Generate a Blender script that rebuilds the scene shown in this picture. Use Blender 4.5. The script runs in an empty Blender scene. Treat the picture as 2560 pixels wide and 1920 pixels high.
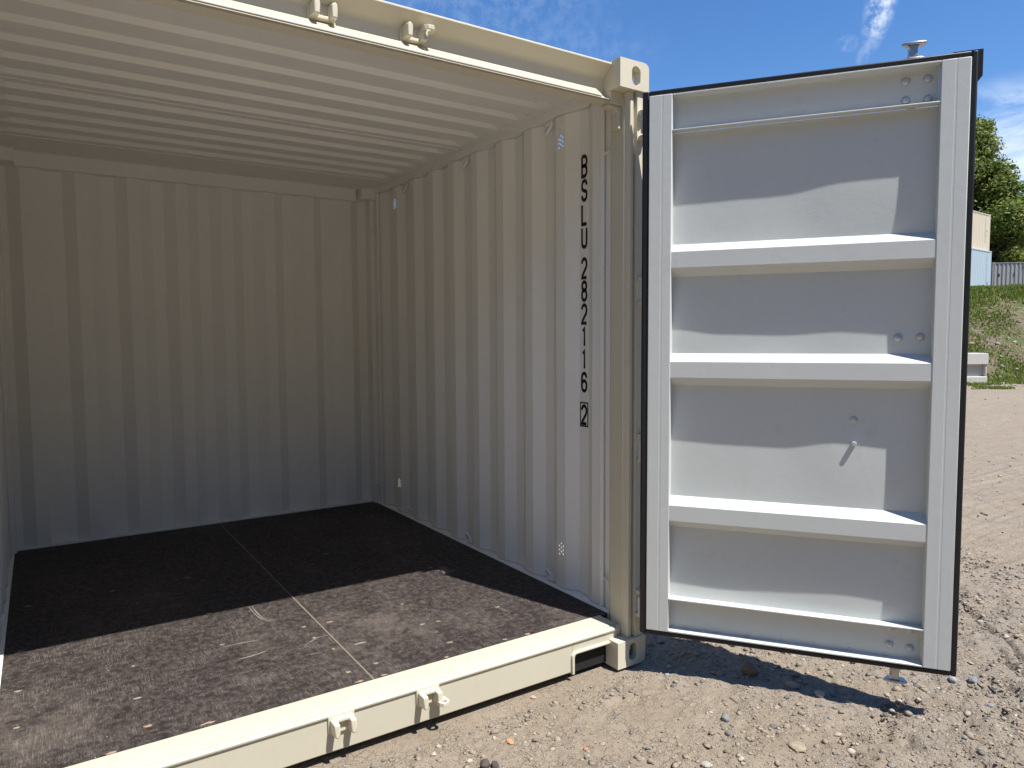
import bpy, bmesh, math, random
import numpy as np
from mathutils import Vector, Matrix

random.seed(7)
RNG = np.random.default_rng(11)
SC = bpy.context.scene
COL = SC.collection

# ------------------------------------------------------------------ camera
CAM_LOC = Vector((-0.9832, -2.2667, 1.4445))
YAW, PITCH, ROLL = 0.5840, -0.0654, -0.0058
LENS = 25.157
fw = Vector((math.sin(YAW) * math.cos(PITCH), math.cos(YAW) * math.cos(PITCH), math.sin(PITCH)))
r0 = Vector((math.cos(YAW), -math.sin(YAW), 0))
u0 = r0.cross(fw)
rt = r0 * math.cos(ROLL) + u0 * math.sin(ROLL)
up = rt.cross(fw)
cam_data = bpy.data.cameras.new('camera')
cam_data.sensor_width = 36.0
cam_data.lens = LENS
cam_data.clip_start = 0.05
cam_data.clip_end = 3000.0
cam = bpy.data.objects.new('camera', cam_data)
cam.matrix_world = Matrix(((rt.x, up.x, -fw.x, CAM_LOC.x), (rt.y, up.y, -fw.y, CAM_LOC.y),
                           (rt.z, up.z, -fw.z, CAM_LOC.z), (0, 0, 0, 1)))
COL.objects.link(cam)
SC.camera = cam

# ------------------------------------------------------------------ light
SUN_AZ = math.radians(16.5)      # from -Y towards +X
SUN_EL = math.radians(62.0)
SUN_DIR = Vector((math.sin(SUN_AZ) * math.cos(SUN_EL), -math.cos(SUN_AZ) * math.cos(SUN_EL), math.sin(SUN_EL)))
sun_data = bpy.data.lights.new('sun', 'SUN')
sun_data.energy = 5.0
sun_data.angle = math.radians(0.5)
sun_data.color = (1.0, 0.97, 0.92)
sun = bpy.data.objects.new('sun', sun_data)
sun.rotation_euler = SUN_DIR.to_track_quat('Z', 'Y').to_euler()
COL.objects.link(sun)

SC.view_settings.view_transform = 'Standard'
SC.view_settings.look = 'None'
SC.view_settings.gamma = 1.0
SC.view_settings.exposure = 0.64
SC.view_settings.use_curve_mapping = False
SC.render.engine = 'CYCLES'
SC.cycles.use_denoising = True
SC.cycles.max_bounces = 10
SC.cycles.diffuse_bounces = 7
SC.cycles.sample_clamp_indirect = 6.0


def ln(nt, t, **kw):
    n = nt.nodes.new(t)
    for k, v in kw.items():
        setattr(n, k, v)
    return n


def setin(n, **kw):
    for k, v in kw.items():
        n.inputs[k.replace('_', ' ')].default_value = v


def math_node(nt, op, a, b=None, c=None):
    n = nt.nodes.new('ShaderNodeMath')
    n.operation = op
    for i, v in enumerate((a, b, c)):
        if v is None:
            continue
        if isinstance(v, (int, float)):
            n.inputs[i].default_value = v
        else:
            nt.links.new(v, n.inputs[i])
    return n.outputs[0]


def smooth(nt, v, lo, hi, tlo=0.0, thi=1.0):
    n = nt.nodes.new('ShaderNodeMapRange')
    n.interpolation_type = 'SMOOTHSTEP'
    nt.links.new(v, n.inputs[0])
    n.inputs[1].default_value = lo
    n.inputs[2].default_value = hi
    n.inputs[3].default_value = tlo
    n.inputs[4].default_value = thi
    return n.outputs[0]


def make_world():
    w = bpy.data.worlds.new('World')
    SC.world = w
    w.use_nodes = True
    nt = w.node_tree
    nt.nodes.clear()
    L = nt.links
    out = ln(nt, 'ShaderNodeOutputWorld')
    bg = ln(nt, 'ShaderNodeBackground')
    bg.inputs[1].default_value = 0.108
    sky = ln(nt, 'ShaderNodeTexSky')
    sky.sky_type = 'NISHITA'
    sky.sun_disc = False
    sky.sun_elevation = SUN_EL
    sky.sun_rotation = math.atan2(SUN_DIR.x, SUN_DIR.y)
    sky.altitude = 300
    sky.air_density = 1.0
    sky.dust_density = 0.0
    sky.ozone_density = 3.0
    tc = ln(nt, 'ShaderNodeTexCoord')
    D = tc.outputs['Generated']

    def dot(v):
        n = ln(nt, 'ShaderNodeVectorMath', operation='DOT_PRODUCT')
        L.new(D, n.inputs[0])
        n.inputs[1].default_value = v
        return n.outputs['Value']

    # wispy cirrus over the whole sky
    mp = ln(nt, 'ShaderNodeMapping')
    mp.inputs['Rotation'].default_value = (0.25, 0.1, 0.5)
    mp.inputs['Scale'].default_value = (2.2, 5.5, 13.0)
    L.new(D, mp.inputs[0])
    nz = ln(nt, 'ShaderNodeTexNoise')
    setin(nz, Scale=1.6, Detail=9.0, Roughness=0.62, Distortion=0.5)
    L.new(mp.outputs[0], nz.inputs['Vector'])
    nb = ln(nt, 'ShaderNodeTexNoise')
    setin(nb, Scale=2.3, Detail=2.0)
    L.new(D, nb.inputs['Vector'])
    cir = math_node(nt, 'MULTIPLY', smooth(nt, nz.outputs['Fac'], 0.46, 0.8), smooth(nt, nb.outputs['Fac'], 0.45, 0.72))
    cir = math_node(nt, 'MULTIPLY', cir, 0.18)
    # fine breakup for the separate clouds
    nf = ln(nt, 'ShaderNodeTexNoise')
    setin(nf, Scale=60.0, Detail=9.0, Roughness=0.7, Distortion=0.0)
    L.new(D, nf.inputs['Vector'])
    fine = smooth(nt, nf.outputs['Fac'], 0.36, 0.68)
    total = cir

    def cloud(c, axis, ru, rv, amp, tex, soft=0.35):
        nonlocal total
        c = Vector(c).normalized()
        e1 = Vector(axis)
        e1 = (e1 - c * e1.dot(c)).normalized()
        e2 = c.cross(e1)
        uu = math_node(nt, 'DIVIDE', dot(e1), ru)
        vv = math_node(nt, 'DIVIDE', dot(e2), rv)
        r2 = math_node(nt, 'ADD', math_node(nt, 'MULTIPLY', uu, uu), math_node(nt, 'MULTIPLY', vv, vv))
        # keep to this side of the sky
        m = math_node(nt, 'MULTIPLY', smooth(nt, r2, soft, 1.0, 1.0, 0.0), smooth(nt, dot(c), 0.3, 0.5))
        m = math_node(nt, 'MULTIPLY', m, amp)
        if tex is not None:
            m = math_node(nt, 'MULTIPLY', m, tex)
        total = math_node(nt, 'MAXIMUM', total, m)

    cloud((0.806, 0.462, 0.374), (-0.03, -0.10, 0.30), 0.058, 0.019, 0.85, fine, -0.3)
    cloud((0.799, 0.497, 0.338), (0.3, 0.1, 0.1), 0.016, 0.011, 0.30, fine, -0.6)
    cloud((0.812, 0.485, 0.325), (0.05, -0.10, 0.30), 0.018, 0.009, 0.30, fine, -0.6)
    str_ = smooth(nt, nz.outputs['Fac'], 0.30, 0.66)
    cloud((0.913, 0.352, 0.205), (0.3, -0.9, 0.02), 0.34, 0.085, 0.70, str_, 0.0)
    cloud((0.47, 0.78, 0.41), (0.7, -0.6, 0.1), 0.24, 0.085, 0.13, fine, -0.5)
    cloud((0.55, 0.74, 0.37), (0.7, -0.6, -0.15), 0.18, 0.05, 0.09, fine, -0.5)

    # the camera's rendering of a clear sky: a touch more saturated blue
    hs = ln(nt, 'ShaderNodeHueSaturation')
    hs.inputs['Saturation'].default_value = 1.24
    hs.inputs['Hue'].default_value = 0.506
    L.new(sky.outputs[0], hs.inputs['Color'])
    mix = ln(nt, 'ShaderNodeMix', data_type='RGBA')
    L.new(total, mix.inputs['Factor'])
    L.new(hs.outputs[0], mix.inputs[6])
    mix.inputs[7].default_value = (7.2, 7.6, 8.2, 1)
    L.new(mix.outputs[2], bg.inputs[0])
    L.new(bg.outputs[0], out.inputs[0])


make_world()

# ------------------------------------------------------------------ noise in numpy


def vnoise(x, y, seed=0):
    xi = np.floor(x).astype(np.int64)
    yi = np.floor(y).astype(np.int64)
    xf = x - xi
    yf = y - yi

    def h(a, b):
        n = (a * 374761393 + b * 668265263 + seed * 974711) & 0x7fffffff
        n = ((n ^ (n >> 13)) * 1274126177) & 0x7fffffff
        n = n ^ (n >> 16)
        return (n & 0xffff) / 65535.0
    u = xf * xf * (3 - 2 * xf)
    v = yf * yf * (3 - 2 * yf)
    a = h(xi, yi) * (1 - u) + h(xi + 1, yi) * u
    b = h(xi, yi + 1) * (1 - u) + h(xi + 1, yi + 1) * u
    return (a * (1 - v) + b * v) * 2 - 1


def fbm(x, y, oct=4, seed=0, gain=0.5):
    s = 0
    a = 1.0
    for i in range(oct):
        s = s + a * vnoise(x, y, seed + i * 17)
        x = x * 2.03 + 11.3
        y = y * 2.03 - 7.7
        a *= gain
    return s


# ------------------------------------------------------------------ materials
MATS = {}


def base_mat(name):
    m = bpy.data.materials.new(name)
    m.use_nodes = True
    nt = m.node_tree
    nt.nodes.clear()
    out = ln(nt, 'ShaderNodeOutputMaterial')
    b = ln(nt, 'ShaderNodeBsdfPrincipled')
    nt.links.new(b.outputs[0], out.inputs[0])
    MATS[name] = m
    return m, nt, b


def coords(nt, scale=(1, 1, 1)):
    tc = ln(nt, 'ShaderNodeTexCoord')
    mp = ln(nt, 'ShaderNodeMapping')
    mp.inputs['Scale'].default_value = scale
    nt.links.new(tc.outputs['Object'], mp.inputs[0])
    return mp.outputs[0]


def noise(nt, vec, scale, detail=4.0, rough=0.55, dist=0.0):
    n = ln(nt, 'ShaderNodeTexNoise')
    setin(n, Scale=scale, Detail=detail, Roughness=rough, Distortion=dist)
    nt.links.new(vec, n.inputs['Vector'])
    return n.outputs['Fac']


def mixc(nt, fac, a, b, blend='MIX'):
    n = ln(nt, 'ShaderNodeMix', data_type='RGBA', blend_type=blend)
    if isinstance(fac, (int, float)):
        n.inputs['Factor'].default_value = fac
    else:
        nt.links.new(fac, n.inputs['Factor'])
    for i, v in ((6, a), (7, b)):
        if isinstance(v, tuple):
            n.inputs[i].default_value = (*v, 1) if len(v) == 3 else v
        else:
            nt.links.new(v, n.inputs[i])
    return n.outputs[2]


def bump(nt, b, h, strength=0.3, dist=0.002):
    n = ln(nt, 'ShaderNodeBump')
    n.inputs['Strength'].default_value = strength
    n.inputs['Distance'].default_value = dist
    nt.links.new(h, n.inputs['Height'])
    nt.links.new(n.outputs[0], b.inputs['Normal'])


def paint(name, col, rough=0.42, dirt=(0.45, 0.38, 0.28), dirt_amt=0.10, peel=0.25, spots=0.5, spec=0.35):
    m, nt, b = base_mat(name)
    v = coords(nt)
    big = noise(nt, v, 2.5, 5)
    fine = noise(nt, v, 38.0, 5, 0.65)
    c = mixc(nt, big, tuple(x * 0.95 for x in col), tuple(min(1, x * 1.04) for x in col))
    c = mixc(nt, math_node(nt, 'MULTIPLY', smooth(nt, fine, 0.5, 0.8), dirt_amt), c, dirt)
    streak = noise(nt, coords(nt, (9, 9, 0.9)), 3.0, 6, 0.6)
    c = mixc(nt, math_node(nt, 'MULTIPLY', smooth(nt, streak, 0.55, 0.78), dirt_amt * 0.8), c, dirt)
    sp = noise(nt, v, 95.0, 2, 0.5)
    c = mixc(nt, math_node(nt, 'MULTIPLY', smooth(nt, sp, 0.76, 0.8), spots), c, (0.20, 0.15, 0.10))
    nt.links.new(c, b.inputs['Base Color'])
    rr = smooth(nt, big, 0.2, 0.8, rough - 0.06, rough + 0.10)
    nt.links.new(rr, b.inputs['Roughness'])
    b.inputs['Specular IOR Level'].default_value = spec
    pl = math_node(nt, 'ADD', noise(nt, v, 260.0, 2), math_node(nt, 'MULTIPLY', noise(nt, v, 14.0, 3), 1.6))
    bump(nt, b, pl, peel, 0.0012)
    return m


paint('cream', (0.61, 0.565, 0.44))
paint('inner_paint', (0.825, 0.815, 0.775), 0.5, peel=0.2, dirt_amt=0.06)
paint('door_paint', (0.565, 0.585, 0.568), 0.45, peel=0.35, dirt_amt=0.08)
paint('far_cream', (0.56, 0.485, 0.37), 0.8, spec=0.1)
paint('far_blue', (0.38, 0.45, 0.50), 0.8, spec=0.1)
paint('far_grey', (0.27, 0.268, 0.265), 0.6, dirt_amt=0.25)


def smudge(name):
    nt = MATS[name].node_tree
    b = next(n for n in nt.nodes if n.type == 'BSDF_PRINCIPLED')
    src = b.inputs['Base Color'].links[0].from_socket
    f = math_node(nt, 'MULTIPLY', smooth(nt, noise(nt, coords(nt), 5.0, 9, 0.75), 0.56, 0.74), 0.35)
    nt.links.new(mixc(nt, f, src, (0.36, 0.36, 0.35)), b.inputs['Base Color'])


smudge('door_paint')


def sill_mat():
    m = paint('cream_sill', (0.53, 0.495, 0.39), dirt_amt=0.14)
    nt = m.node_tree
    b = next(n for n in nt.nodes if n.type == 'BSDF_PRINCIPLED')
    src = b.inputs['Base Color'].links[0].from_socket
    tc = ln(nt, 'ShaderNodeTexCoord')
    sx = ln(nt, 'ShaderNodeSeparateXYZ')
    nt.links.new(tc.outputs['Object'], sx.inputs[0])
    d = math_node(nt, 'ABSOLUTE', math_node(nt, 'SUBTRACT', sx.outputs[1], 0.077))
    band = smooth(nt, d, 0.001, 0.013, 1.0, 0.0)
    up_ = smooth(nt, sx.outputs[2], 0.14, 0.15)
    nz = noise(nt, coords(nt, (3, 60, 1)), 5.0, 6, 0.7)
    along = smooth(nt, sx.outputs[0], -0.2, 0.9, 1.0, 0.35)
    f = math_node(nt, 'MULTIPLY', math_node(nt, 'MULTIPLY', band, up_), math_node(nt, 'MULTIPLY', smooth(nt, nz, 0.35, 0.6), along))
    c = mixc(nt, math_node(nt, 'MULTIPLY', f, 0.5), src, (0.50, 0.34, 0.19))
    nt.links.new(c, b.inputs['Base Color'])


sill_mat()


def soffit_mat():
    m = paint('cream_header', (0.61, 0.565, 0.44))
    nt = m.node_tree
    b = next(n for n in nt.nodes if n.type == 'BSDF_PRINCIPLED')
    src = b.inputs['Base Color'].links[0].from_socket
    tc = ln(nt, 'ShaderNodeTexCoord')
    sx = ln(nt, 'ShaderNodeSeparateXYZ')
    nt.links.new(tc.outputs['Object'], sx.inputs[0])
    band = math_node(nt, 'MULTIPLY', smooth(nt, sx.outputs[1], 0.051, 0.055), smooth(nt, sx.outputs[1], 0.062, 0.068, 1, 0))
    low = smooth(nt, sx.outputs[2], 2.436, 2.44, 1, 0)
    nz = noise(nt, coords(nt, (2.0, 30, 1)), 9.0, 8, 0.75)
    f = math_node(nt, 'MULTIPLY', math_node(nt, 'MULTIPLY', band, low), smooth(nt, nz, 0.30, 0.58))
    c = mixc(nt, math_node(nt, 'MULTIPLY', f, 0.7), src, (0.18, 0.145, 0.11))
    nt.links.new(c, b.inputs['Base Color'])


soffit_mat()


def simple(name, col, rough=0.5, metal=0.0, spec=0.4, nscale=40, var=0.15, bmp=0.2, bdist=0.002):
    m, nt, b = base_mat(name)
    v = coords(nt)
    f = noise(nt, v, nscale, 5, 0.6)
    c = mixc(nt, f, tuple(x * (1 - var) for x in col), tuple(min(1, x * (1 + var)) for x in col))
    nt.links.new(c, b.inputs['Base Color'])
    b.inputs['Roughness'].default_value = rough
    b.inputs['Metallic'].default_value = metal
    b.inputs['Specular IOR Level'].default_value = spec
    bump(nt, b, f, bmp, bdist)
    return m


simple('rubber', (0.012, 0.012, 0.014), 0.42, nscale=25, var=0.4)
simple('pocket_shade_black', (0.012, 0.012, 0.012), 0.8)  # black that stands for the shade inside the sill pockets
simple('lettering', (0.008, 0.008, 0.009), 0.5)
simple('galvanised', (0.52, 0.54, 0.56), 0.38, 0.85, nscale=60, var=0.25)
simple('bolt_steel', (0.50, 0.52, 0.52), 0.4, 0.35, nscale=90, var=0.2)
simple('sealant', (0.55, 0.54, 0.50), 0.6, nscale=30)
simple('floor_seam', (0.20, 0.17, 0.125), 0.8, nscale=60, var=0.4)
simple('wood_chip', (0.30, 0.215, 0.145), 0.8, nscale=120, var=0.35)
simple('pale_chip', (0.24, 0.205, 0.17), 0.8, nscale=120, var=0.3)
simple('scratch_line', (0.25, 0.21, 0.18), 0.8, nscale=200, var=0.4)
simple('concrete', (0.50, 0.485, 0.45), 0.9, spec=0.2, nscale=18, var=0.12, bmp=0.5, bdist=0.01)
simple('bark', (0.10, 0.075, 0.05), 0.95, spec=0.1, nscale=14, var=0.4, bmp=0.8, bdist=0.02)
simple('orange_sticker', (0.75, 0.33, 0.05), 0.6)


def plywood():
    m, nt, b = base_mat('plywood')
    v = coords(nt)
    L = nt.links
    # film-faced ply: fine ribs along the length, scuffed and dusty
    grain = noise(nt, coords(nt, (300, 16.0, 1)), 1.0, 4, 0.6)
    wire = noise(nt, coords(nt, (420, 60.0, 1)), 1.0, 2, 0.5)
    blot = noise(nt, v, 6.0, 8, 0.68, 0.6)
    blot2 = noise(nt, v, 34.0, 6, 0.7)
    patch = noise(nt, v, 1.7, 3)
    cross = noise(nt, coords(nt, (7, 60, 1)), 1.0, 5, 0.7, 1.0)
    c = mixc(nt, smooth(nt, blot2, 0.35, 0.7), (0.022, 0.0175, 0.0165), (0.056, 0.045, 0.041))
    worn = math_node(nt, 'MULTIPLY', smooth(nt, grain, 0.48, 0.66), smooth(nt, blot, 0.38, 0.68))
    c = mixc(nt, math_node(nt, 'MULTIPLY', worn, 0.62), c, (0.185, 0.157, 0.138))
    worn2 = math_node(nt, 'MULTIPLY', smooth(nt, wire, 0.5, 0.62), smooth(nt, blot2, 0.42, 0.66))
    c = mixc(nt, math_node(nt, 'MULTIPLY', worn2, 0.6), c, (0.18, 0.153, 0.135))
    dust = math_node(nt, 'MULTIPLY', smooth(nt, patch, 0.45, 0.72), smooth(nt, blot, 0.36, 0.72))
    c = mixc(nt, math_node(nt, 'MULTIPLY', dust, 0.36), c, (0.20, 0.168, 0.138))
    scuff = math_node(nt, 'MULTIPLY', smooth(nt, cross, 0.62, 0.74), smooth(nt, patch, 0.4, 0.6))
    c = mixc(nt, math_node(nt, 'MULTIPLY', scuff, 0.5), c, (0.29, 0.25, 0.21))
    vo = ln(nt, 'ShaderNodeTexVoronoi')
    setin(vo, Scale=26.0, Randomness=1.0)
    L.new(v, vo.inputs['Vector'])
    sx = ln(nt, 'ShaderNodeSeparateColor')
    L.new(vo.outputs['Color'], sx.inputs[0])
    speck = math_node(nt, 'MULTIPLY', smooth(nt, vo.outputs['Distance'], 0.03, 0.06, 1, 0), smooth(nt, sx.outputs[0], 0.8, 0.85))
    c = mixc(nt, math_node(nt, 'MULTIPLY', speck, 0.9), c, (0.55, 0.48, 0.38))
    L.new(c, b.inputs['Base Color'])
    L.new(smooth(nt, blot, 0.2, 0.8, 0.5, 0.8), b.inputs['Roughness'])
    b.inputs['Specular IOR Level'].default_value = 0.22
    h = math_node(nt, 'ADD', math_node(nt, 'MULTIPLY', grain, 1.0), math_node(nt, 'MULTIPLY', blot2, 0.8))
    bump(nt, b, h, 0.5, 0.0012)


plywood()


def ground_mat(name='ground_dirt'):
    m, nt, b = base_mat(name)
    L = nt.links
    tc = ln(nt, 'ShaderNodeTexCoord')
    v = tc.outputs['Object']
    big = noise(nt, v, 0.55, 5, 0.6)
    mid = noise(nt, v, 3.5, 7, 0.65)
    fin = noise(nt, v, 42.0, 8, 0.72)
    grit = noise(nt, v, 160.0, 4, 0.7)
    sx = ln(nt, 'ShaderNodeSeparateXYZ')
    L.new(v, sx.inputs[0])
    c = mixc(nt, smooth(nt, mid, 0.3, 0.7), (0.275, 0.223, 0.165), (0.333, 0.276, 0.211))
    # old asphalt showing through the dirt further from the container
    side = smooth(nt, math_node(nt, 'SUBTRACT', math_node(nt, 'MULTIPLY', sx.outputs[0], 0.8), math_node(nt, 'MULTIPLY', sx.outputs[1], 0.55)), 0.9, 2.6)
    asp = math_node(nt, 'MULTIPLY', smooth(nt, math_node(nt, 'ADD', math_node(nt, 'MULTIPLY', mid, 0.55), math_node(nt, 'MULTIPLY', big, 0.45)), 0.40, 0.62), math_node(nt, 'MULTIPLY_ADD', side, 0.65, 0.15))
    c = mixc(nt, math_node(nt, 'MULTIPLY', asp, 0.75), c, (0.245, 0.215, 0.185))
    c = mixc(nt, math_node(nt, 'MULTIPLY', smooth(nt, fin, 0.5, 0.68), 0.65), c, (0.19, 0.148, 0.108))
    # dried crust: a broken net of hairline cracks in patches
    ve = ln(nt, 'ShaderNodeTexVoronoi', feature='DISTANCE_TO_EDGE')
    setin(ve, Scale=30.0, Randomness=1.0)
    wob = ln(nt, 'ShaderNodeVectorMath', operation='MULTIPLY_ADD')
    nzc = ln(nt, 'ShaderNodeTexNoise')
    setin(nzc, Scale=26.0, Detail=5.0)
    L.new(v, nzc.inputs['Vector'])
    L.new(nzc.outputs['Color'], wob.inputs[0])
    wob.inputs[1].default_value = (0.05, 0.05, 0.05)
    L.new(v, wob.inputs[2])
    L.new(wob.outputs[0], ve.inputs['Vector'])
    net = math_node(nt, 'MULTIPLY', smooth(nt, ve.outputs['Distance'], 0.02, 0.09, 1, 0), smooth(nt, noise(nt, v, 7.0, 4), 0.46, 0.6))
    c = mixc(nt, math_node(nt, 'MULTIPLY', net, 0.3), c, (0.16, 0.125, 0.092))
    c = mixc(nt, math_node(nt, 'MULTIPLY', smooth(nt, fin, 0.45, 0.25), 0.5), c, (0.47, 0.405, 0.325))
    vo = ln(nt, 'ShaderNodeTexVoronoi')
    setin(vo, Scale=85.0, Randomness=1.0)
    L.new(v, vo.inputs['Vector'])
    sc = ln(nt, 'ShaderNodeSeparateColor')
    L.new(vo.outputs['Color'], sc.inputs[0])
    dots = math_node(nt, 'MULTIPLY', smooth(nt, vo.outputs['Distance'], 0.22, 0.34, 1, 0), smooth(nt, sc.outputs[0], 0.62, 0.68))
    tone = mixc(nt, sc.outputs[1], (0.16, 0.14, 0.125), (0.58, 0.50, 0.41))
    c = mixc(nt, math_node(nt, 'MULTIPLY', dots, 0.7), c, tone)
    c = mixc(nt, math_node(nt, 'MULTIPLY', smooth(nt, grit, 0.56, 0.7), 0.45), c, (0.17, 0.135, 0.10))
    L.new(c, b.inputs['Base Color'])
    b.inputs['Roughness'].default_value = 0.95
    b.inputs['Specular IOR Level'].default_value = 0.1
    h = math_node(nt, 'ADD', fin, math_node(nt, 'MULTIPLY', grit, 0.6))
    h = math_node(nt, 'ADD', h, math_node(nt, 'MULTIPLY', dots, 0.35))
    h = math_node(nt, 'SUBTRACT', h, math_node(nt, 'MULTIPLY', net, 0.3))
    bump(nt, b, h, 1.0, 0.010)


ground_mat()


def attr_mat(name, rough=0.9, nscale=60, bmp=0.4, bdist=0.004, trans=0.0):
    m, nt, b = base_mat(name)
    at = ln(nt, 'ShaderNodeAttribute')
    at.attribute_name = 'tint'
    f = noise(nt, coords(nt), nscale, 4)
    c = mixc(nt, math_node(nt, 'MULTIPLY', f, 0.6), at.outputs['Color'], (0.12, 0.10, 0.08), 'MIX') if trans == 0 else at.outputs['Color']
    nt.links.new(c, b.inputs['Base Color'])
    b.inputs['Roughness'].default_value = rough
    b.inputs['Specular IOR Level'].default_value = 0.2
    if trans:
        tr = ln(nt, 'ShaderNodeBsdfTranslucent')
        nt.links.new(mixc(nt, 0.5, at.outputs['Color'], (0.20, 0.26, 0.03)), tr.inputs[0])
        mx = ln(nt, 'ShaderNodeMixShader')
        mx.inputs[0].default_value = trans
        nt.links.new(b.outputs[0], mx.inputs[1])
        nt.links.new(tr.outputs[0], mx.inputs[2])
        out = next(n for n in nt.nodes if n.type == 'OUTPUT_MATERIAL')
        nt.links.new(mx.outputs[0], out.inputs[0])
    else:
        bump(nt, b, f, bmp, bdist)
    return m


attr_mat('pebbles')
attr_mat('grass', 0.6, trans=0.25)
attr_mat('leaves', 0.5, trans=0.28)


def embankment_mat():
    m, nt, b = base_mat('embankment_soil')
    v = coords(nt)
    f = noise(nt, v, 1.3, 7, 0.7)
    g = noise(nt, v, 14.0, 6, 0.7)
    c = mixc(nt, smooth(nt, g, 0.35, 0.68), (0.125, 0.095, 0.07), (0.27, 0.21, 0.155))
    c = mixc(nt, math_node(nt, 'MULTIPLY', smooth(nt, f, 0.42, 0.58), 0.75), c, (0.085, 0.12, 0.03))
    nt.links.new(c, b.inputs['Base Color'])
    b.inputs['Roughness'].default_value = 0.95
    b.inputs['Specular IOR Level'].default_value = 0.1
    bump(nt, b, g, 0.9, 0.08)


embankment_mat()

# ------------------------------------------------------------------ mesh helpers


class MB:
    def __init__(self):
        self.v = []
        self.f = []

    def add(self, verts, faces):
        o = len(self.v)
        self.v += [tuple(p) for p in verts]
        self.f += [tuple(i + o for i in f) for f in faces]
        return self

    def box(self, x0, x1, y0, y1, z0, z1):
        x0, x1 = min(x0, x1), max(x0, x1)
        y0, y1 = min(y0, y1), max(y0, y1)
        z0, z1 = min(z0, z1), max(z0, z1)
        return self.add([(x0, y0, z0), (x1, y0, z0), (x1, y1, z0), (x0, y1, z0), (x0, y0, z1), (x1, y0, z1), (x1, y1, z1), (x0, y1, z1)],
                        [(3, 2, 1, 0), (4, 5, 6, 7), (0, 1, 5, 4), (1, 2, 6, 5), (2, 3, 7, 6), (3, 0, 4, 7)])

    def prism(self, prof, axis, a, b):
        """closed profile (list of 2-D points) swept along an axis: x -> (y,z), y -> (x,z), z -> (x,y)"""
        n = len(prof)

        def P(q, t):
            return {'x': (t, q[0], q[1]), 'y': (q[0], t, q[1]), 'z': (q[0], q[1], t)}[axis]
        V = [P(q, a) for q in prof] + [P(q, b) for q in prof]
        F = [(i, (i + 1) % n, (i + 1) % n + n, i + n) for i in range(n)]
        F += [tuple(range(n - 1, -1, -1)), tuple(range(n, 2 * n))]
        return self.add(V, F)

    def tube(self, path, r, n=8, closed=False):
        path = [Vector(p) for p in path]
        m = len(path)
        V = []
        ref = None
        for i, p in enumerate(path):
            if closed:
                t = (path[(i + 1) % m] - path[i - 1]).normalized()
            else:
                t = (path[min(i + 1, m - 1)] - path[max(i - 1, 0)]).normalized()
            if ref is None:
                ref = Vector((0, 0, 1)) if abs(t.z) < 0.9 else Vector((1, 0, 0))
            e1 = (ref - t * ref.dot(t)).normalized()
            ref = e1
            e2 = t.cross(e1)
            rr = r[i] if isinstance(r, (list, tuple)) else r
            for k in range(n):
                a = 2 * math.pi * k / n
                V.append(p + e1 * (rr * math.cos(a)) + e2 * (rr * math.sin(a)))
        F = []
        for i in range(m if closed else m - 1):
            j = (i + 1) % m
            for k in range(n):
                k2 = (k + 1) % n
                F.append((i * n + k, i * n + k2, j * n + k2, j * n + k))
        if not closed:
            F.append(tuple(range(n - 1, -1, -1)))
            F.append(tuple(range((m - 1) * n, m * n)))
        return self.add(V, F)

    def lathe(self, prof, c, axis, n=14):
        """profile of (radius, distance along axis)"""
        c = Vector(c)
        ax = Vector(axis).normalized()
        ref = Vector((0, 0, 1)) if abs(ax.z) < 0.9 else Vector((1, 0, 0))
        e1 = (ref - ax * ref.dot(ax)).normalized()
        e2 = ax.cross(e1)
        V = []
        for r, d in prof:
            for k in range(n):
                a = 2 * math.pi * k / n
                V.append(c + ax * d + e1 * (r * math.cos(a)) + e2 * (r * math.sin(a)))
        F = []
        for i in range(len(prof) - 1):
            for k in range(n):
                k2 = (k + 1) % n
                F.append((i * n + k, i * n + k2, (i + 1) * n + k2, (i + 1) * n + k))
        F.append(tuple(range(n - 1, -1, -1)))
        F.append(tuple(range((len(prof) - 1) * n, len(prof) * n)))
        return self.add(V, F)

    def grid(self, rows):
        """rows: list of equal-length point lists"""
        n = len(rows[0])
        V = [p for r in rows for p in r]
        F = []
        for i in range(len(rows) - 1):
            for j in range(n - 1):
                F.append((i * n + j, i * n + j + 1, (i + 1) * n + j + 1, (i + 1) * n + j))
        return self.add(V, F)

    def mirror_x(self):
        self.v = [(-x, y, z) for x, y, z in self.v]
        self.f = [tuple(reversed(f)) for f in self.f]
        return self

    def mesh(self, name, fix=True):
        me = bpy.data.meshes.new(name)
        me.from_pydata(self.v, [], self.f)
        if fix:
            bm = bmesh.new()
            bm.from_mesh(me)
            bmesh.ops.recalc_face_normals(bm, faces=bm.faces)
            bm.to_mesh(me)
            bm.free()
        me.update()
        return me

    def build(self, name, mat, parent=None, bevel=0.0, angle=32, solid=0.0, seg=2, fix=True):
        me = self.mesh(name, fix)
        return link(name, me, mat, parent, bevel, angle, solid, seg)


def link(name, me, mat, parent=None, bevel=0.0, angle=32, solid=0.0, seg=2):
    if mat and not me.materials:
        me.materials.append(MATS[mat])
    me.polygons.foreach_set('use_smooth', [angle > 20 or not solid] * len(me.polygons))
    me.set_sharp_from_angle(angle=math.radians(angle))
    o = bpy.data.objects.new(name, me)
    COL.objects.link(o)
    if parent:
        o.parent = parent
    if solid:
        s = o.modifiers.new('sheet', 'SOLIDIFY')
        s.thickness = abs(solid)
        s.offset = 1.0 if solid > 0 else -1.0
        s.use_rim = False          # open edges, so that the shading of the sheet stays flat up to its border
    if bevel:
        bv = o.modifiers.new('edge', 'BEVEL')
        bv.width = bevel
        bv.segments = seg
        bv.limit_method = 'ANGLE'
        bv.angle_limit = math.radians(35)
        bv.harden_normals = False
    return o


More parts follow.
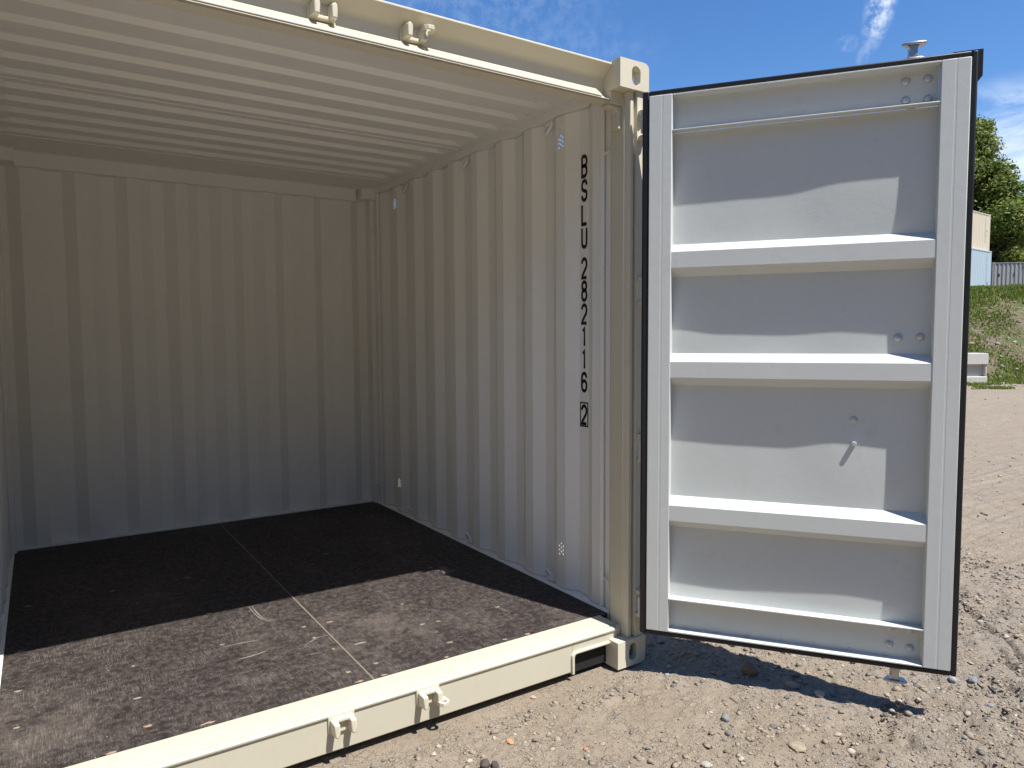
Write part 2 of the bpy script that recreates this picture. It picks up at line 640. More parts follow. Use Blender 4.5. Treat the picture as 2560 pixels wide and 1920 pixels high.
def tag(o, label=None, cat=None, group=None, kind=None):
    if label:
        o['label'] = label
    if cat:
        o['category'] = cat
    if group:
        o['group'] = group
    if kind:
        o['kind'] = kind
    return o


def empty(name, loc=(0, 0, 0), rz=0.0):
    o = bpy.data.objects.new(name, None)
    o.location = loc
    o.rotation_euler = (0, 0, rz)
    o.empty_display_size = 0.2
    COL.objects.link(o)
    return o


def np_mesh(name, V, F, mat, tint=None, smooth_=False):
    """fast mesh from numpy arrays; F is (n,3) or (n,4)"""
    me = bpy.data.meshes.new(name)
    V = np.asarray(V, np.float32)
    F = np.asarray(F, np.int32)
    k = F.shape[1]
    me.vertices.add(len(V))
    me.vertices.foreach_set('co', V.ravel())
    me.loops.add(F.size)
    me.loops.foreach_set('vertex_index', F.ravel())
    me.polygons.add(len(F))
    me.polygons.foreach_set('loop_start', np.arange(0, F.size, k, dtype=np.int32))
    me.polygons.foreach_set('loop_total', np.full(len(F), k, np.int32))
    me.update(calc_edges=True)
    if tint is not None:
        ca = me.color_attributes.new('tint', 'FLOAT_COLOR', 'POINT')
        t = np.ones((len(V), 4), np.float32)
        t[:, :3] = tint
        ca.data.foreach_set('color', t.ravel())
    me.materials.append(MATS[mat])
    if smooth_:
        me.polygons.foreach_set('use_smooth', np.ones(len(F), bool))
    o = bpy.data.objects.new(name, me)
    COL.objects.link(o)
    return o


def boolean_cut(base, cutters):
    """mesh of `base` (MB) minus a list of MB"""
    bo = bpy.data.objects.new('tmp', base.mesh('tmp'))
    COL.objects.link(bo)
    cs = []
    for c in cutters:
        co = bpy.data.objects.new('tmpc', c.mesh('tmpc'))
        COL.objects.link(co)
        md = bo.modifiers.new('b', 'BOOLEAN')
        md.operation = 'DIFFERENCE'
        md.solver = 'EXACT'
        md.object = co
        cs.append(co)
    dg = bpy.context.evaluated_depsgraph_get()
    me = bpy.data.meshes.new_from_object(bo.evaluated_get(dg))
    for o in [bo] + cs:
        bpy.data.objects.remove(o, do_unlink=True)
    return me


def oval(cx, cy, rx, ry, n=20):
    """upright stadium"""
    pts = []
    for k in range(n):
        a = 2 * math.pi * k / n
        dy = (ry - rx) * (1 if math.sin(a) >= 0 else -1)
        pts.append((cx + rx * math.cos(a), cy + dy + rx * math.sin(a)))
    return pts


def ground_px(px, py, z=0.0):
    """world point on the plane z under a pixel of the photograph (2560 x 1920)"""
    f = LENS / 36 * 2560
    d = fw + rt * ((px - 1280) / f) - up * ((py - 960) / f)
    t = (z - CAM_LOC.z) / d.z
    return CAM_LOC + d * t


# ------------------------------------------------------------------ ground
AX_F = Vector((math.sin(YAW), math.cos(YAW), 0))      # the way across the yard towards the embankment
AX_R = Vector((math.cos(YAW), -math.sin(YAW), 0))


def spaced(lo, hi, step, far, grow=1.12):
    a = list(np.arange(lo, hi + 1e-6, step))
    s = step
    x = hi
    while x < far:
        s *= grow
        x += s
        a.append(x)
    s = step
    x = lo
    pre = []
    while x > -far:
        s *= grow
        x -= s
        pre.append(x)
    return np.array(pre[::-1] + a)


CRACKS = [
    ([(3.30, -0.36), (3.035, -0.512), (2.917, -0.653), (2.81, -0.781), (2.688, -0.859), (2.614, -0.938), (2.45, -1.12), (2.36, -1.30)], 0.010, 0.024),
    ([(2.62, -0.84), (2.505, -0.905), (2.463, -0.955), (2.429, -1.009), (2.30, -1.16)], 0.012, 0.022),
    ([(2.10, -0.96), (2.179, -0.999), (2.256, -1.0), (2.221, -1.045), (2.24, -1.13)], 0.014, 0.022),
    ([(1.72, -0.83), (1.643, -0.875), (1.524, -0.909), (1.429, -0.873), (1.336, -0.889), (1.322, -0.943)], 0.011, 0.016),
    ([(1.524, -0.909), (1.52, -0.974), (1.574, -0.97)], 0.014, 0.018),
    ([(1.50, -1.10), (1.58, -1.154), (1.602, -1.192), (1.629, -1.234)], 0.013, 0.018),
    ([(1.693, -0.848), (1.833, -0.848), (1.884, -0.915), (1.912, -0.997), (1.999, -1.086), (2.02, -1.2)], 0.008, 0.012),
    ([(1.999, -1.086), (2.12, -1.13), (2.24, -1.13)], 0.008, 0.012),
    ([(2.81, -0.781), (2.95, -0.90), (3.10, -0.93), (3.30, -1.05)], 0.008, 0.014),
    ([(2.917, -0.653), (2.80, -0.55), (2.74, -0.42)], 0.007, 0.010),
    ([(3.2, 0.1), (3.45, 0.02), (3.6, -0.15), (3.9, -0.2), (4.3, -0.4)], 0.012, 0.014),
    ([(1.912, -0.997), (1.80, -1.08), (1.72, -1.18)], 0.008, 0.010),
]


def ground_height(X, Y):
    h = 0.012 * fbm(X * 1.3, Y * 1.3, 3, 3) + 0.0045 * fbm(X * 9, Y * 9, 3, 9) + 0.0052 * fbm(X * 30, Y * 30, 2, 21)
    side = np.clip((X * 0.8 - Y * 0.55 - 1.0) / 1.4, 0, 1)
    # broken crust: little plates and clods
    pl = fbm(X * 16, Y * 16, 3, 55)
    h = h + (0.004 + 0.007 * side) * np.clip(pl * 1.6, -0.3, 0.9)
    far = np.clip((np.hypot(X - 1, Y) - 6) / 10, 0, 1)
    h = h + far * 0.03 * fbm(X * 0.25, Y * 0.25, 2, 77)
    # the container stands on packed, slightly lower dirt
    inside = np.clip((0.10 - np.maximum(np.abs(X) - 1.25, np.maximum(-0.02 - Y, Y - 3.05))) / 0.10, 0, 1)
    h = h * (1 - inside) - 0.014 * inside
    return h


def crack_depth(X, Y):
    d = np.zeros_like(X)
    jx = 0.030 * fbm(X * 13, Y * 13, 3, 91)
    jy = 0.030 * fbm(X * 13, Y * 13, 3, 131)
    wv = 0.75 + 0.45 * vnoise(X * 22, Y * 22, 5)
    PX, PY = X + jx, Y + jy
    for pts, w, dep in CRACKS:
        P = np.array(pts)
        for a, b in zip(P[:-1], P[1:]):
            ab = b - a
            t = np.clip(((PX - a[0]) * ab[0] + (PY - a[1]) * ab[1]) / (ab @ ab), 0, 1)
            r = np.hypot(PX - a[0] - t * ab[0], PY - a[1] - t * ab[1])
            d = np.maximum(d, 1.5 * dep * np.clip(1.4 - r / (2.6 * w * wv), 0, 1))
    return d


def build_ground():
    xs = spaced(-0.7, 3.45, 0.0105, 900, 1.13)
    ys = spaced(-2.0, 1.15, 0.0105, 900, 1.13)
    X, Y = np.meshgrid(xs, ys)
    near = (X > -2) & (X < 6) & (Y > -4) & (Y < 4)
    Z = ground_height(X, Y)
    cd = np.zeros_like(X)
    cd[near] = crack_depth(X[near], Y[near])
    Z = Z - cd
    V = np.stack([X.ravel(), Y.ravel(), Z.ravel()], 1)
    nx, ny = len(xs), len(ys)
    i = np.arange(ny - 1)[:, None] * nx + np.arange(nx - 1)[None, :]
    i = i.ravel()
    F = np.stack([i, i + 1, i + 1 + nx, i + nx], 1)
    o = np_mesh('ground', V, F, 'ground_dirt', smooth_=True)
    tag(o, 'dry sandy gravel yard with cracked asphalt patches', None, None, 'structure')


build_ground()

# ------------------------------------------------------------------ stones
ico_v = None


def ico(sub=1):
    bm = bmesh.new()
    bmesh.ops.create_icosphere(bm, subdivisions=sub, radius=1.0)
    V = np.array([v.co[:] for v in bm.verts])
    F = np.array([[v.index for v in f.verts] for f in bm.faces])
    bm.free()
    return V, F


def pebble_mass(name, cx, cy, r, cols, label, kind='stuff'):
    V0, F0 = ico(1)
    n = len(cx)
    k = len(V0)
    jit = 1 + 0.28 * RNG.standard_normal((n, k))
    sc = r[:, None] * np.stack([RNG.uniform(0.7, 1.35, n), RNG.uniform(0.7, 1.35, n), RNG.uniform(0.4, 0.85, n)], 1)
    P = V0[None] * jit[:, :, None] * sc[:, None, :]
    a = RNG.uniform(0, 6.283, n)
    ca, sa = np.cos(a)[:, None], np.sin(a)[:, None]
    x = P[:, :, 0] * ca - P[:, :, 1] * sa + cx[:, None]
    y = P[:, :, 0] * sa + P[:, :, 1] * ca + cy[:, None]
    z = P[:, :, 2] + (ground_height(cx, cy) + r * 0.12)[:, None]
    V = np.stack([x, y, z], 2).reshape(-1, 3)
    F = (F0[None] + (np.arange(n) * k)[:, None, None]).reshape(-1, 3)
    tint = np.repeat(cols, k, 0)
    o = np_mesh(name, V, F, 'pebbles', tint)
    tag(o, label, None, None, kind)
    return o


def stone_cols(n):
    pal = np.array([(0.36, 0.30, 0.23), (0.24, 0.22, 0.20), (0.46, 0.40, 0.32), (0.17, 0.16, 0.155), (0.30, 0.295, 0.285), (0.40, 0.28, 0.19), (0.46, 0.40, 0.32), (0.25, 0.265, 0.27)])
    pr = np.array([.26, .17, .17, .11, .09, .06, .09, .05])
    return pal[RNG.choice(len(pal), n, p=pr)] * RNG.uniform(0.75, 1.2, (n, 1))


def scatter_gravel():
    n = 42000
    cx = RNG.uniform(-0.7, 4.2, n)
    cy = RNG.uniform(-2.2, 1.6, n)
    r = 0.0020 * np.exp(RNG.exponential(0.42, n))
    r = np.minimum(r, 0.0125)
    dens = (fbm(cx * 2.2, cy * 2.2, 3, 303) + 0.35 + 0.5 * np.clip(cx - cy - 1.2, 0, 1)) > RNG.uniform(-0.6, 0.9, n)
    ok = dens & ~((np.abs(cx) < 1.26) & (cy > -0.03))
    cx, cy, r = cx[ok], cy[ok], r[ok]
    m = 6500
    t = RNG.uniform(0.02, 1, m)
    dist = 3.0 + 17 * t ** 1.5
    ang = RNG.uniform(-0.7, 1.35, m)
    gx = CAM_LOC.x + dist * np.sin(YAW + ang)
    gy = CAM_LOC.y + dist * np.cos(YAW + ang)
    gr = np.minimum(0.0045 * np.exp(RNG.exponential(0.4, m)), 0.022)
    ok = ~((np.abs(gx) < 1.3) & (gy > -0.05) & (gy < 3.1)) & (gx > 1.2)
    cx = np.r_[cx, gx[ok]]
    cy = np.r_[cy, gy[ok]]
    r = np.r_[r, gr[ok]]
    # crumbs and clods of the dirt itself
    q = 30000
    dx = RNG.uniform(-0.6, 4.0, q)
    dy = RNG.uniform(-2.0, 1.3, q)
    ok = ((fbm(dx * 3.1, dy * 3.1, 3, 707) + 0.25 + 0.4 * np.clip(dx - dy - 1.5, 0, 1)) > RNG.uniform(-0.4, 1.1, q)) & ~((np.abs(dx) < 1.27) & (dy > -0.03))
    dx, dy = dx[ok], dy[ok]
    dr = np.minimum(0.0032 * np.exp(RNG.exponential(0.45, len(dx))), 0.014)
    dc = np.array([(0.33, 0.275, 0.21)]) * RNG.uniform(0.7, 1.25, (len(dx), 1))
    cols = np.vstack([stone_cols(len(cx)), dc])
    cx, cy, r = np.r_[cx, dx], np.r_[cy, dy], np.r_[r, dr]
    pebble_mass('gravel', cx, cy, r, cols, 'loose small gravel scattered over the dirt yard')


scatter_gravel()


def stone(x, y, r, col, label, flat=0.6, seed=0, group=None, rough=0.16):
    rr = random.Random(seed)
    V0, F0 = ico(3)
    s = (rr.uniform(0.85, 1.3), rr.uniform(0.75, 1.05), flat)
    rot = rr.uniform(0, 6.28)
    n1 = fbm(V0[:, 0] * 1.7 + seed, V0[:, 1] * 1.7 + V0[:, 2] * 1.3, 3, seed)
    n2 = fbm(V0[:, 1] * 2.3 - seed, V0[:, 2] * 2.3 + V0[:, 0], 3, seed + 5)
    # facet the pebble a little
    P = V0 * (1 + rough * (n1 + 0.6 * n2))[:, None]
    for k in range(5):
        d = np.array([rr.uniform(-1, 1), rr.uniform(-1, 1), rr.uniform(-0.2, 1)])
        d /= np.linalg.norm(d)
        h = P @ d
        P = P - np.outer(np.clip(h - rr.uniform(0.72, 0.9), 0, None) * 0.85, d)
    P = P * np.array(s) * r
    c, sn = math.cos(rot), math.sin(rot)
    P = np.stack([P[:, 0] * c - P[:, 1] * sn, P[:, 0] * sn + P[:, 1] * c, P[:, 2]], 1)
    V = P
    tint = np.array(col)[None] * (1 + 0.18 * n2[:, None])
    o = np_mesh('stone', V, F0, 'pebbles', np.clip(tint, 0.01, 1), True)
    o.data.set_sharp_from_angle(angle=math.radians(38))
    o.location = (x, y, float(ground_height(np.array([x]), np.array([y]))[0]) + r * flat * 0.42)
    tag(o, label, 'stone', group)
    return o


STONES = [
    (1.490, -0.343, 0.036, (0.23, 0.16, 0.11), 'rounded brown stone lying at the edge of the open door\'s shadow', 0.8),
    (1.110, -0.537, 0.019, (0.25, 0.275, 0.29), 'blue grey angular stone on open dirt in front of the corner casting', 0.75),
    (1.573, -0.623, 0.020, (0.42, 0.40, 0.36), 'pale grey stone just in front of the door\'s shadow', 0.7),
    (1.455, -0.559, 0.012, (0.20, 0.20, 0.20), 'small dark stone beside the pale stone in front of the door shadow', 0.7),
    (1.180, -0.790, 0.030, (0.35, 0.285, 0.21), 'flat tan stone half sunk in the dirt', 0.45),
    (2.196, -0.915, 0.022, (0.24, 0.26, 0.27), 'dark slate stone on gravel beyond the door\'s outer bottom corner', 0.7),
    (2.117, -0.870, 0.019, (0.33, 0.35, 0.35), 'mid grey stone next to the dark slate stone', 0.6),
    (0.838, -0.688, 0.020, (0.48, 0.45, 0.40), 'whitish flat stone on the bare dirt', 0.5),
    (0.371, -0.191, 0.019, (0.55, 0.30, 0.16), 'flat orange brick chip on dirt in front of the sill', 0.3),
    (0.562, -0.385, 0.012, (0.50, 0.28, 0.17), 'small orange stone beside a grey one', 0.6),
    (0.531, -0.432, 0.012, (0.34, 0.32, 0.29), 'small grey stone beside an orange one', 0.7),
    (0.219, -0.267, 0.020, (0.075, 0.062, 0.055), 'larger dark brown dirt clod of a touching pair', 0.8),
    (0.247, -0.289, 0.017, (0.065, 0.055, 0.05), 'smaller dark brown dirt clod of a touching pair', 0.8),
    (0.631, 0.030, 0.012, (0.50, 0.36, 0.28), 'small pinkish stone in front of the gap under the sill', 0.6),
]
for i, (x, y, r, c, lab, fl) in enumerate(STONES):
    stone(x, y, r, c, lab, fl, 40 + i)
for i, (x, y) in enumerate([(1.652, -0.79), (1.865, -0.644), (1.225, -0.665), (0.958, -0.734), (1.346, -1.038), (1.451, -0.614), (1.99, -0.78), (2.35, -0.75), (1.78, -0.98), (1.05, -0.60), (0.75, -0.50), (2.6, -0.3), (2.9, -0.1), (1.95, -0.35)]):
    stone(x, y, 0.010 + 0.006 * random.random(), tuple(stone_cols(1)[0]), 'small grey brown stone on the gravelly dirt', 0.6, 90 + i, 'small stones on the yard')

# ------------------------------------------------------------------ the open container
BOX = empty('shipping_container')
tag(BOX, 'cream steel shipping container standing open with dark plywood floor and grey white interior', 'container')
W2 = 1.219
ZF = 0.1755
YB = 2.923
YEND = 2.991
XW = 1.165          # inner crest of the side walls
DEP = 0.036


def side_profile():
    """(y, depth) of the side wall from the door post to the rear post; depth 0 = inner crest"""
    pts = [(0.235, DEP)]
    y = 0.307 - 0.0
    pts.append((0.232, 0.0)) if False else None
    pts = [(0.225, 0.0), (0.305, 0.0)]
    k = 0
    c = 0.511
    # trough with the lettering, then the regular run
    pts += [(0.373, DEP), (0.443, DEP), (0.511, 0.0)]
    while c < 2.68:
        pts += [(c + 0.070, 0.0)]
        if c + 0.276 > 2.75:
            break
        pts += [(c + 0.138, DEP), (c + 0.208, DEP), (c + 0.276, 0.0)]
        c += 0.276
    pts = [p for p in pts if p[0] < 2.76]
    pts.append((2.765, 0.0))
    return pts


SP = side_profile()
ZW0, ZW1 = 0.182, 2.515
VENTS = [(0.545, 2.392), (0.545, 0.388), (2.478, 2.398), (2.478, 0.399)]


def vent_cells(y, z):
    return [v for v in VENTS if abs(v[0] - y) < 0.05 and abs(v[1] - z) < 0.05]


def build_side(s):
    mb = MB()
    zs = [ZW0, 0.335, 0.445, 1.0, 1.7, 2.338, 2.448, ZW1]
    for (ya, da), (yb, db) in zip(SP[:-1], SP[1:]):
        for za, zb in zip(zs[:-1], zs[1:]):
            if da == 0 and db == 0 and yb - ya < 0.09 and vent_cells((ya + yb) / 2, (za + zb) / 2):
                continue
            o = len(mb.v)
            mb.v += [(XW + da, ya, za), (XW + db, yb, za), (XW + db, yb, zb), (XW + da, ya, zb)]
            mb.f.append((o, o + 1, o + 2, o + 3))
    bmv = mb
    if s < 0:
        bmv.mirror_x()
    me = bmv.mesh('side_wall', False)
    bm = bmesh.new()
    bm.from_mesh(me)
    bmesh.ops.remove_doubles(bm, verts=bm.verts, dist=1e-5)
    # normals towards the inside
    for f in bm.faces:
        f.normal_update()
        if f.normal.x * s > 0.0:
            f.normal_flip()
    bm.to_mesh(me)
    bm.free()
    o = link('side_wall', me, 'inner_paint', BOX, 0, 20, solid=-0.002)
    o['label'] = 'corrugated grey white side wall' + (' with black lettering and vents' if s > 0 else '')
    # vents: a perforated plate over each opening
    for vy, vz in VENTS:
        ya = max(p[0] for p, q in zip(SP[:-1], SP[1:]) if p[1] == 0 and q[1] == 0 and p[0] <= vy)
        yb = ya + 0.070
        za, zb = [(a, b) for a, b in zip(zs[:-1], zs[1:]) if a < vz < b][0]
        v = MB().box(XW + 0.0002, XW + 0.0022, ya - 0.004, yb + 0.004, za - 0.004, zb + 0.004)
        if s < 0:
            v.mirror_x()
        holes = []
        cy = (ya + yb) / 2 - 0.002
        for cidx, (dy, zz) in enumerate([(-0.015, (-0.029, -0.0085, 0.012)), (0.0, (-0.019, 0.0015, 0.022)), (0.015, (-0.033, -0.0125, 0.008))]):
            for z_ in zz:
                h = MB().lathe([(0.0058, -0.05), (0.0058, 0.05)], (s * (XW + 0.001), cy + dy, vz + z_), (1, 0, 0), 12)
                holes.append(h)
        me = boolean_cut(v, holes)
        pl = link('vent_plate', me, 'inner_paint', BOX, 0, 30)
        for dy, dz in ((-0.017, 0.056), (0.017, 0.054), (0.0, -0.10)):
            z_ = vz + dz
            MB().lathe([(0.0055, 0), (0.005, 0.002), (0.002, 0.0035)], (s * (XW - 0.0002), cy + dy, z_ if abs(dz) < 0.09 else vz - 0.14), (-s, 0, 0), 10).build('rivet', 'inner_paint', BOX)


for s in (1, -1):
    build_side(s)


# lettering on the side wall: stroked condensed capitals, 100 mm high
def arc(cx, cy, rx, ry, a0, a1, n=9):
    return [(cx + rx * math.cos(math.radians(a0 + (a1 - a0) * i / n)), cy + ry * math.sin(math.radians(a0 + (a1 - a0) * i / n))) for i in range(n + 1)]


R_ = 0.5
GLY = {
    'B': [([(0, 2), (0.5, 2)] + arc(.5, 1.5, .5, .5, 90, 0) + arc(.5, 1.5, .5, .46, 0, -90) + [(0, 1.04)], False), ([(0, 2), (0, 0), (.5, 0)] + arc(.5, .5, .5, .5, -90, 0) + arc(.5, .54, .5, .5, 0, 90) + [(0, 1.04)], False)],
    'S': [(arc(.5, 1.5, .5, .5, 0, 180) + [(0, 1.4)] + arc(.4, 1.38, .4, .36, 180, 250, 5) + [(.62, .92)] + arc(.58, .6, .42, .36, 60, 0, 5) + [(1, .5)] + arc(.5, .5, .5, .5, 0, -180), False)],
    'L': [([(0, 2), (0, 0), (1, 0)], False)],
    'U': [([(0, 2), (0, .5)] + arc(.5, .5, .5, .5, 180, 360) + [(1, 2)], False)],
    '2': [(arc(.5, 1.5, .5, .5, 180, 0) + [(1, 1.35), (.92, 1.1), (.12, .25), (0, 0), (1, 0)], False)],
    '8': [(arc(.5, 1.55, .46, .45, 90, -270, 20), True), (arc(.5, .54, .5, .54, 90, -270, 20), True)],
    '1': [([(.2, 1.68), (.55, 2), (.55, 0)], False)],
    '6': [(arc(.5, 1.5, .5, .5, 0, 180) + [(0, .5)] + arc(.5, .5, .5, .5, 180, 360) + [(1, .7)] + arc(.5, .7, .5, .45, 0, 180), False)],
    'K': [([(0, 0), (0, 2)], False), ([(1, 2), (0, .9)], False), ([(.3, 1.2), (1, 0)], False)],
    'C': [(arc(.5, 1.5, .5, .5, 0, 180) + [(0, .5)] + arc(.5, .5, .5, .5, 180, 360), False)],
    '0': [(arc(.5, 1.5, .5, .5, 0, 180) + arc(.5, .5, .5, .5, 180, 360), True)],
}


def stroke(mb, pts, w, place, closed=False):
    P = [Vector(p) for p in pts]
    Q = [P[0]]
    for p in P[1:]:
        if (p - Q[-1]).length > 1e-4:
            Q.append(p)
    if closed and (Q[0] - Q[-1]).length < 1e-4:
        Q.pop()
    n = len(Q)
    Lp, Rp = [], []
    for i in range(n):
        a = Q[i] - Q[i - 1] if (i > 0 or closed) else None
        b = Q[(i + 1) % n] - Q[i] if (i < n - 1 or closed) else None
        if a is None:
            a = b
        if b is None:
            b = a
        a = a.normalized()
        b = b.normalized()
        na, nb_ = Vector((-a.y, a.x)), Vector((-b.y, b.x))
        m = na + nb_
        m = m.normalized() if m.length > 1e-5 else na
        k = min(1 / max(0.45, m.dot(na)), 1.6)
        Lp.append(Q[i] + m * w * k)
        Rp.append(Q[i] - m * w * k)
    o = len(mb.v)
    mb.v += [place(*p) for p in Lp] + [place(*p) for p in Rp]
    for i in range(n if closed else n - 1):
        j = (i + 1) % n
        mb.f.append((o + i, o + j, o + n + j, o + n + i))


def glyph(mb, ch, place, w=0.115):
    for pts, cl in GLY[ch]:
        stroke(mb, pts, w * 1.0, place, cl)


YT0, YT1 = 0.430, 0.384     # lettering lies in the trough
text_rows = [('B', 2.299, 2.194), ('S', 2.186, 2.083), ('L', 2.073, 1.971), ('U', 1.965, 1.863), ('2', 1.820, 1.719), ('8', 1.711, 1.612),
             ('2', 1.602, 1.503), ('1', 1.490, 1.395), ('1', 1.382, 1.286), ('6', 1.275, 1.178), ('2', 1.118, 1.020)]
for ch, zt, zb in text_rows:
    mb = MB()
    k = 0.115
    dx = (YT1 - YT0)

    def place(x, z, zt=zt, zb=zb):
        # the stroke's half width stays inside the letter box
        xx = 0.13 + x * 0.74
        zz = 0.06 + (z / 2) * 0.88
        return (XW + DEP - 0.0012, YT0 + dx * xx, zb + (zt - zb) * zz)
    glyph(mb, ch, place, 0.19)
    mb.build('letter', 'lettering', BOX, fix=False)
fr = MB()
XL = XW + DEP - 0.0012
zt, zb, ya, yb, t = 1.130, 1.010, 0.438, 0.376, 0.0068
for (y0, y1, z0, z1) in ((ya, yb, zt - t, zt), (ya, yb, zb, zb + t), (ya, ya - t, zb + t, zt - t), (yb + t, yb, zb + t, zt - t)):
    fr.add([(XL, y0, z0), (XL, y1, z0), (XL, y1, z1), (XL, y0, z1)], [(0, 1, 2, 3)])
fr.build('letter_frame', 'lettering', BOX, fix=False)


# rails, ledges, caulk along the side walls
def mir(mb, s):
    return mb if s > 0 else mb.mirror_x()


for s in (1, -1):
    mir(MB().box(1.160, W2, 0.10, 2.95, 2.513, 2.574), s).build('top_rail', 'inner_paint', BOX, 0.003)
    mir(MB().box(1.150, W2, 0.15, 2.95, 0.02, 0.1815), s).build('bottom_rail', 'inner_paint', BOX, 0.002)
    mir(MB().box(1.1605, 1.170, 0.18, 2.92, 0.1770, 0.1845), s).build('floor_edge_strip', 'inner_paint', BOX, 0.002)
    # caulk follows the corrugation just above the floor and under the rail
    for zc, r in ((0.187, 0.004), (2.512, 0.0035)):
        path = [(s * (XW + d + 0.0005), y, zc + 0.0025 * math.sin(y * 31) + random.uniform(-0.0015, 0.0015)) for y, d in SP]
        dense = []
        for a, b in zip(path[:-1], path[1:]):
            for k in range(3):
                t = k / 3
                dense.append(tuple(a[i] * (1 - t) + b[i] * t for i in range(3)))
        dense.append(path[-1])
        MB().tube(dense, r, 6).build('sealant_bead', 'sealant', BOX)
    # lashing rings
    for yy in (0.655, 1.485, 2.318):
        for top in (True, False):
            zc = 2.487 if top else 0.212
            rr, tr = 0.037, 0.0075
            n = 18
            sg = -1 if top else 1
            x0 = s * (XW + 0.012)
            # half-open loop standing out from the rail at a slant
            pth = []
            for k in range(n + 1):
                a = math.pi * (1.15 * k / n - 0.075)
                dy = -math.cos(a) * rr
                dz = sg * math.sin(a) * rr * 1.15
                pth.append((x0 - s * 0.020 * math.sin(a), yy + dy * 0.62, zc + dz - sg * 0.004))
            MB().tube(pth, tr, 8).build('lashing_ring', 'inner_paint', BOX)
            pad = MB().box(x0 - s * 0.004, x0 + s * 0.02, yy - 0.026, yy + 0.026, zc - sg * 0.004, zc - sg * 0.024)
            pad.build('ring_pad', 'inner_paint', BOX, 0.003)
    # door post
    prof = [(1.130, 0.134), (1.130, 0.058), (1.1318, 0.056), (1.1318, 0.026), (1.135, 0.020), (1.150, 0.020), (1.153, 0.034), (1.163, 0.034), (1.165, 0.012), (1.215, 0.012), (1.215, 0.165), (1.150, 0.165), (1.150, 0.134)]
    mir(MB().prism(prof, 'z', 0.119, 2.472), s).build('corner_post', 'cream', BOX, 0.002)
    # flat strip and lashing channel between wall and post
    mir(MB().box(1.1795, 1.186, 0.1655, 0.302, 0.1825, 2.5125), s).build('post_plate', 'inner_paint', BOX, 0.001)
    ch = []
    for k in range(9):
        a = math.radians(190 - 200 * k / 8)
        ch.append((1.183 + 0.022 * math.cos(a), 0.243 - 0.022 * math.sin(a) * -1 - 0.0))
    pr = [(1.166, 0.226), (1.160, 0.232), (1.158, 0.240), (1.160, 0.249), (1.166, 0.255), (1.174, 0.255), (1.174, 0.226)]
    mir(MB().prism(pr, 'z', 0.184, 2.511), s).build('lashing_channel', 'inner_paint', BOX, 0.0015)
    for zz in (2.262, 0.326):
        mir(MB().tube([(1.152, 0.166, zz), (1.170, 0.228, zz)], 0.006, 8), s).build('lashing_bar', 'inner_paint', BOX)
    # post foot and top gusset
    mir(MB().box(1.108, 1.1295, 0.064, 0.170, 0.1185, 0.163), s).build('post_foot', 'cream', BOX, 0.004)
    g = [(1.130, 2.4205), (1.052, 2.4205), (1.056, 2.408), (1.098, 2.404), (1.107, 2.396), (1.107, 2.325), (1.130, 2.322)]
    mir(MB().prism([(x, z) for x, z in g], 'y', 0.070, 0.116), s).build('gusset', 'cream', BOX, 0.004)
    # rear corner post with its lashing bar
    prr = [(1.1685, 2.750), (1.1685, 2.86), (1.138, 2.865), (1.138, 2.975), (1.215, 2.975), (1.215, 2.750)]
    mir(MB().prism(prr, 'z', 0.119, 2.50), s).build('corner_post', 'inner_paint', BOX, 0.003)
    mir(MB().tube([(1.160, 2.775, 0.184), (1.160, 2.775, 2.51)], 0.009, 8), s).build('lashing_channel', 'inner_paint', BOX)
    for zz in (2.25, 0.32):
        mir(MB().tube([(1.162, 2.778, zz), (1.152, 2.862, zz)], 0.006, 8), s).build('lashing_bar', 'inner_paint', BOX)
    mir(MB().box(1.062, 1.158, 2.872, 2.935, 2.475, 2.556), s).build('gusset', 'inner_paint', BOX, 0.003)


# rear end wall
def build_end():
    pts = [(-1.149, 2.898)]
    # slopes start every 139 mm; trough -> crest, crest -> trough
    x = -1.104
    k = 0
    yc, yt = 2.912, 2.962
    cur = yt
    pts = [(-1.149, yt)]
    while x < 1.10:
        nxt = yc if cur == yt else yt
        pts += [(x, cur), (x + 0.068, nxt)]
        cur = nxt
        x += 0.1405
        k += 1
    pts.append((1.149, cur))
    mb = MB()
    mb.grid([[(x, y, z) for x, y in pts] for z in (0.176, 0.9, 1.7, 2.48)])
    me = mb.mesh('end_wall', False)
    bm = bmesh.new()
    bm.from_mesh(me)
    for f in bm.faces:
        f.normal_update()
        if f.normal.y > 0:
            f.normal_flip()
    bm.to_mesh(me)
    bm.free()
    o = link('end_wall', me, 'inner_paint', BOX, 0, 15, solid=-0.002)
    o['label'] = 'corrugated grey white end wall at the back of the container'
    MB().box(-1.150, 1.150, 2.9229, 2.975, 0.02, 0.183).build('end_sill', 'inner_paint', BOX, 0.002)
    MB().prism([(2.878, 2.462), (2.878, 2.553), (2.95, 2.553), (2.95, 2.462)], 'x', -1.061, 1.035).build('end_header', 'inner_paint', BOX, 0.003)
    MB().box(-1.137, 1.137, 2.9085, 2.926, 0.1757, 0.1915).build('floor_edge_strip', 'inner_paint', BOX, 0.002)
    pth = [(x, 2.9080 + 0.001 * math.sin(x * 9), 0.177) for x in np.linspace(-1.136, 1.136, 60)]
    MB().tube(pth, 0.0025, 6).build('sealant_bead', 'sealant', BOX)
    MB().box(-1.215, 1.215, 2.951, 2.985, 2.50, 2.574).build('end_top_rail', 'cream', BOX, 0.002)


build_end()


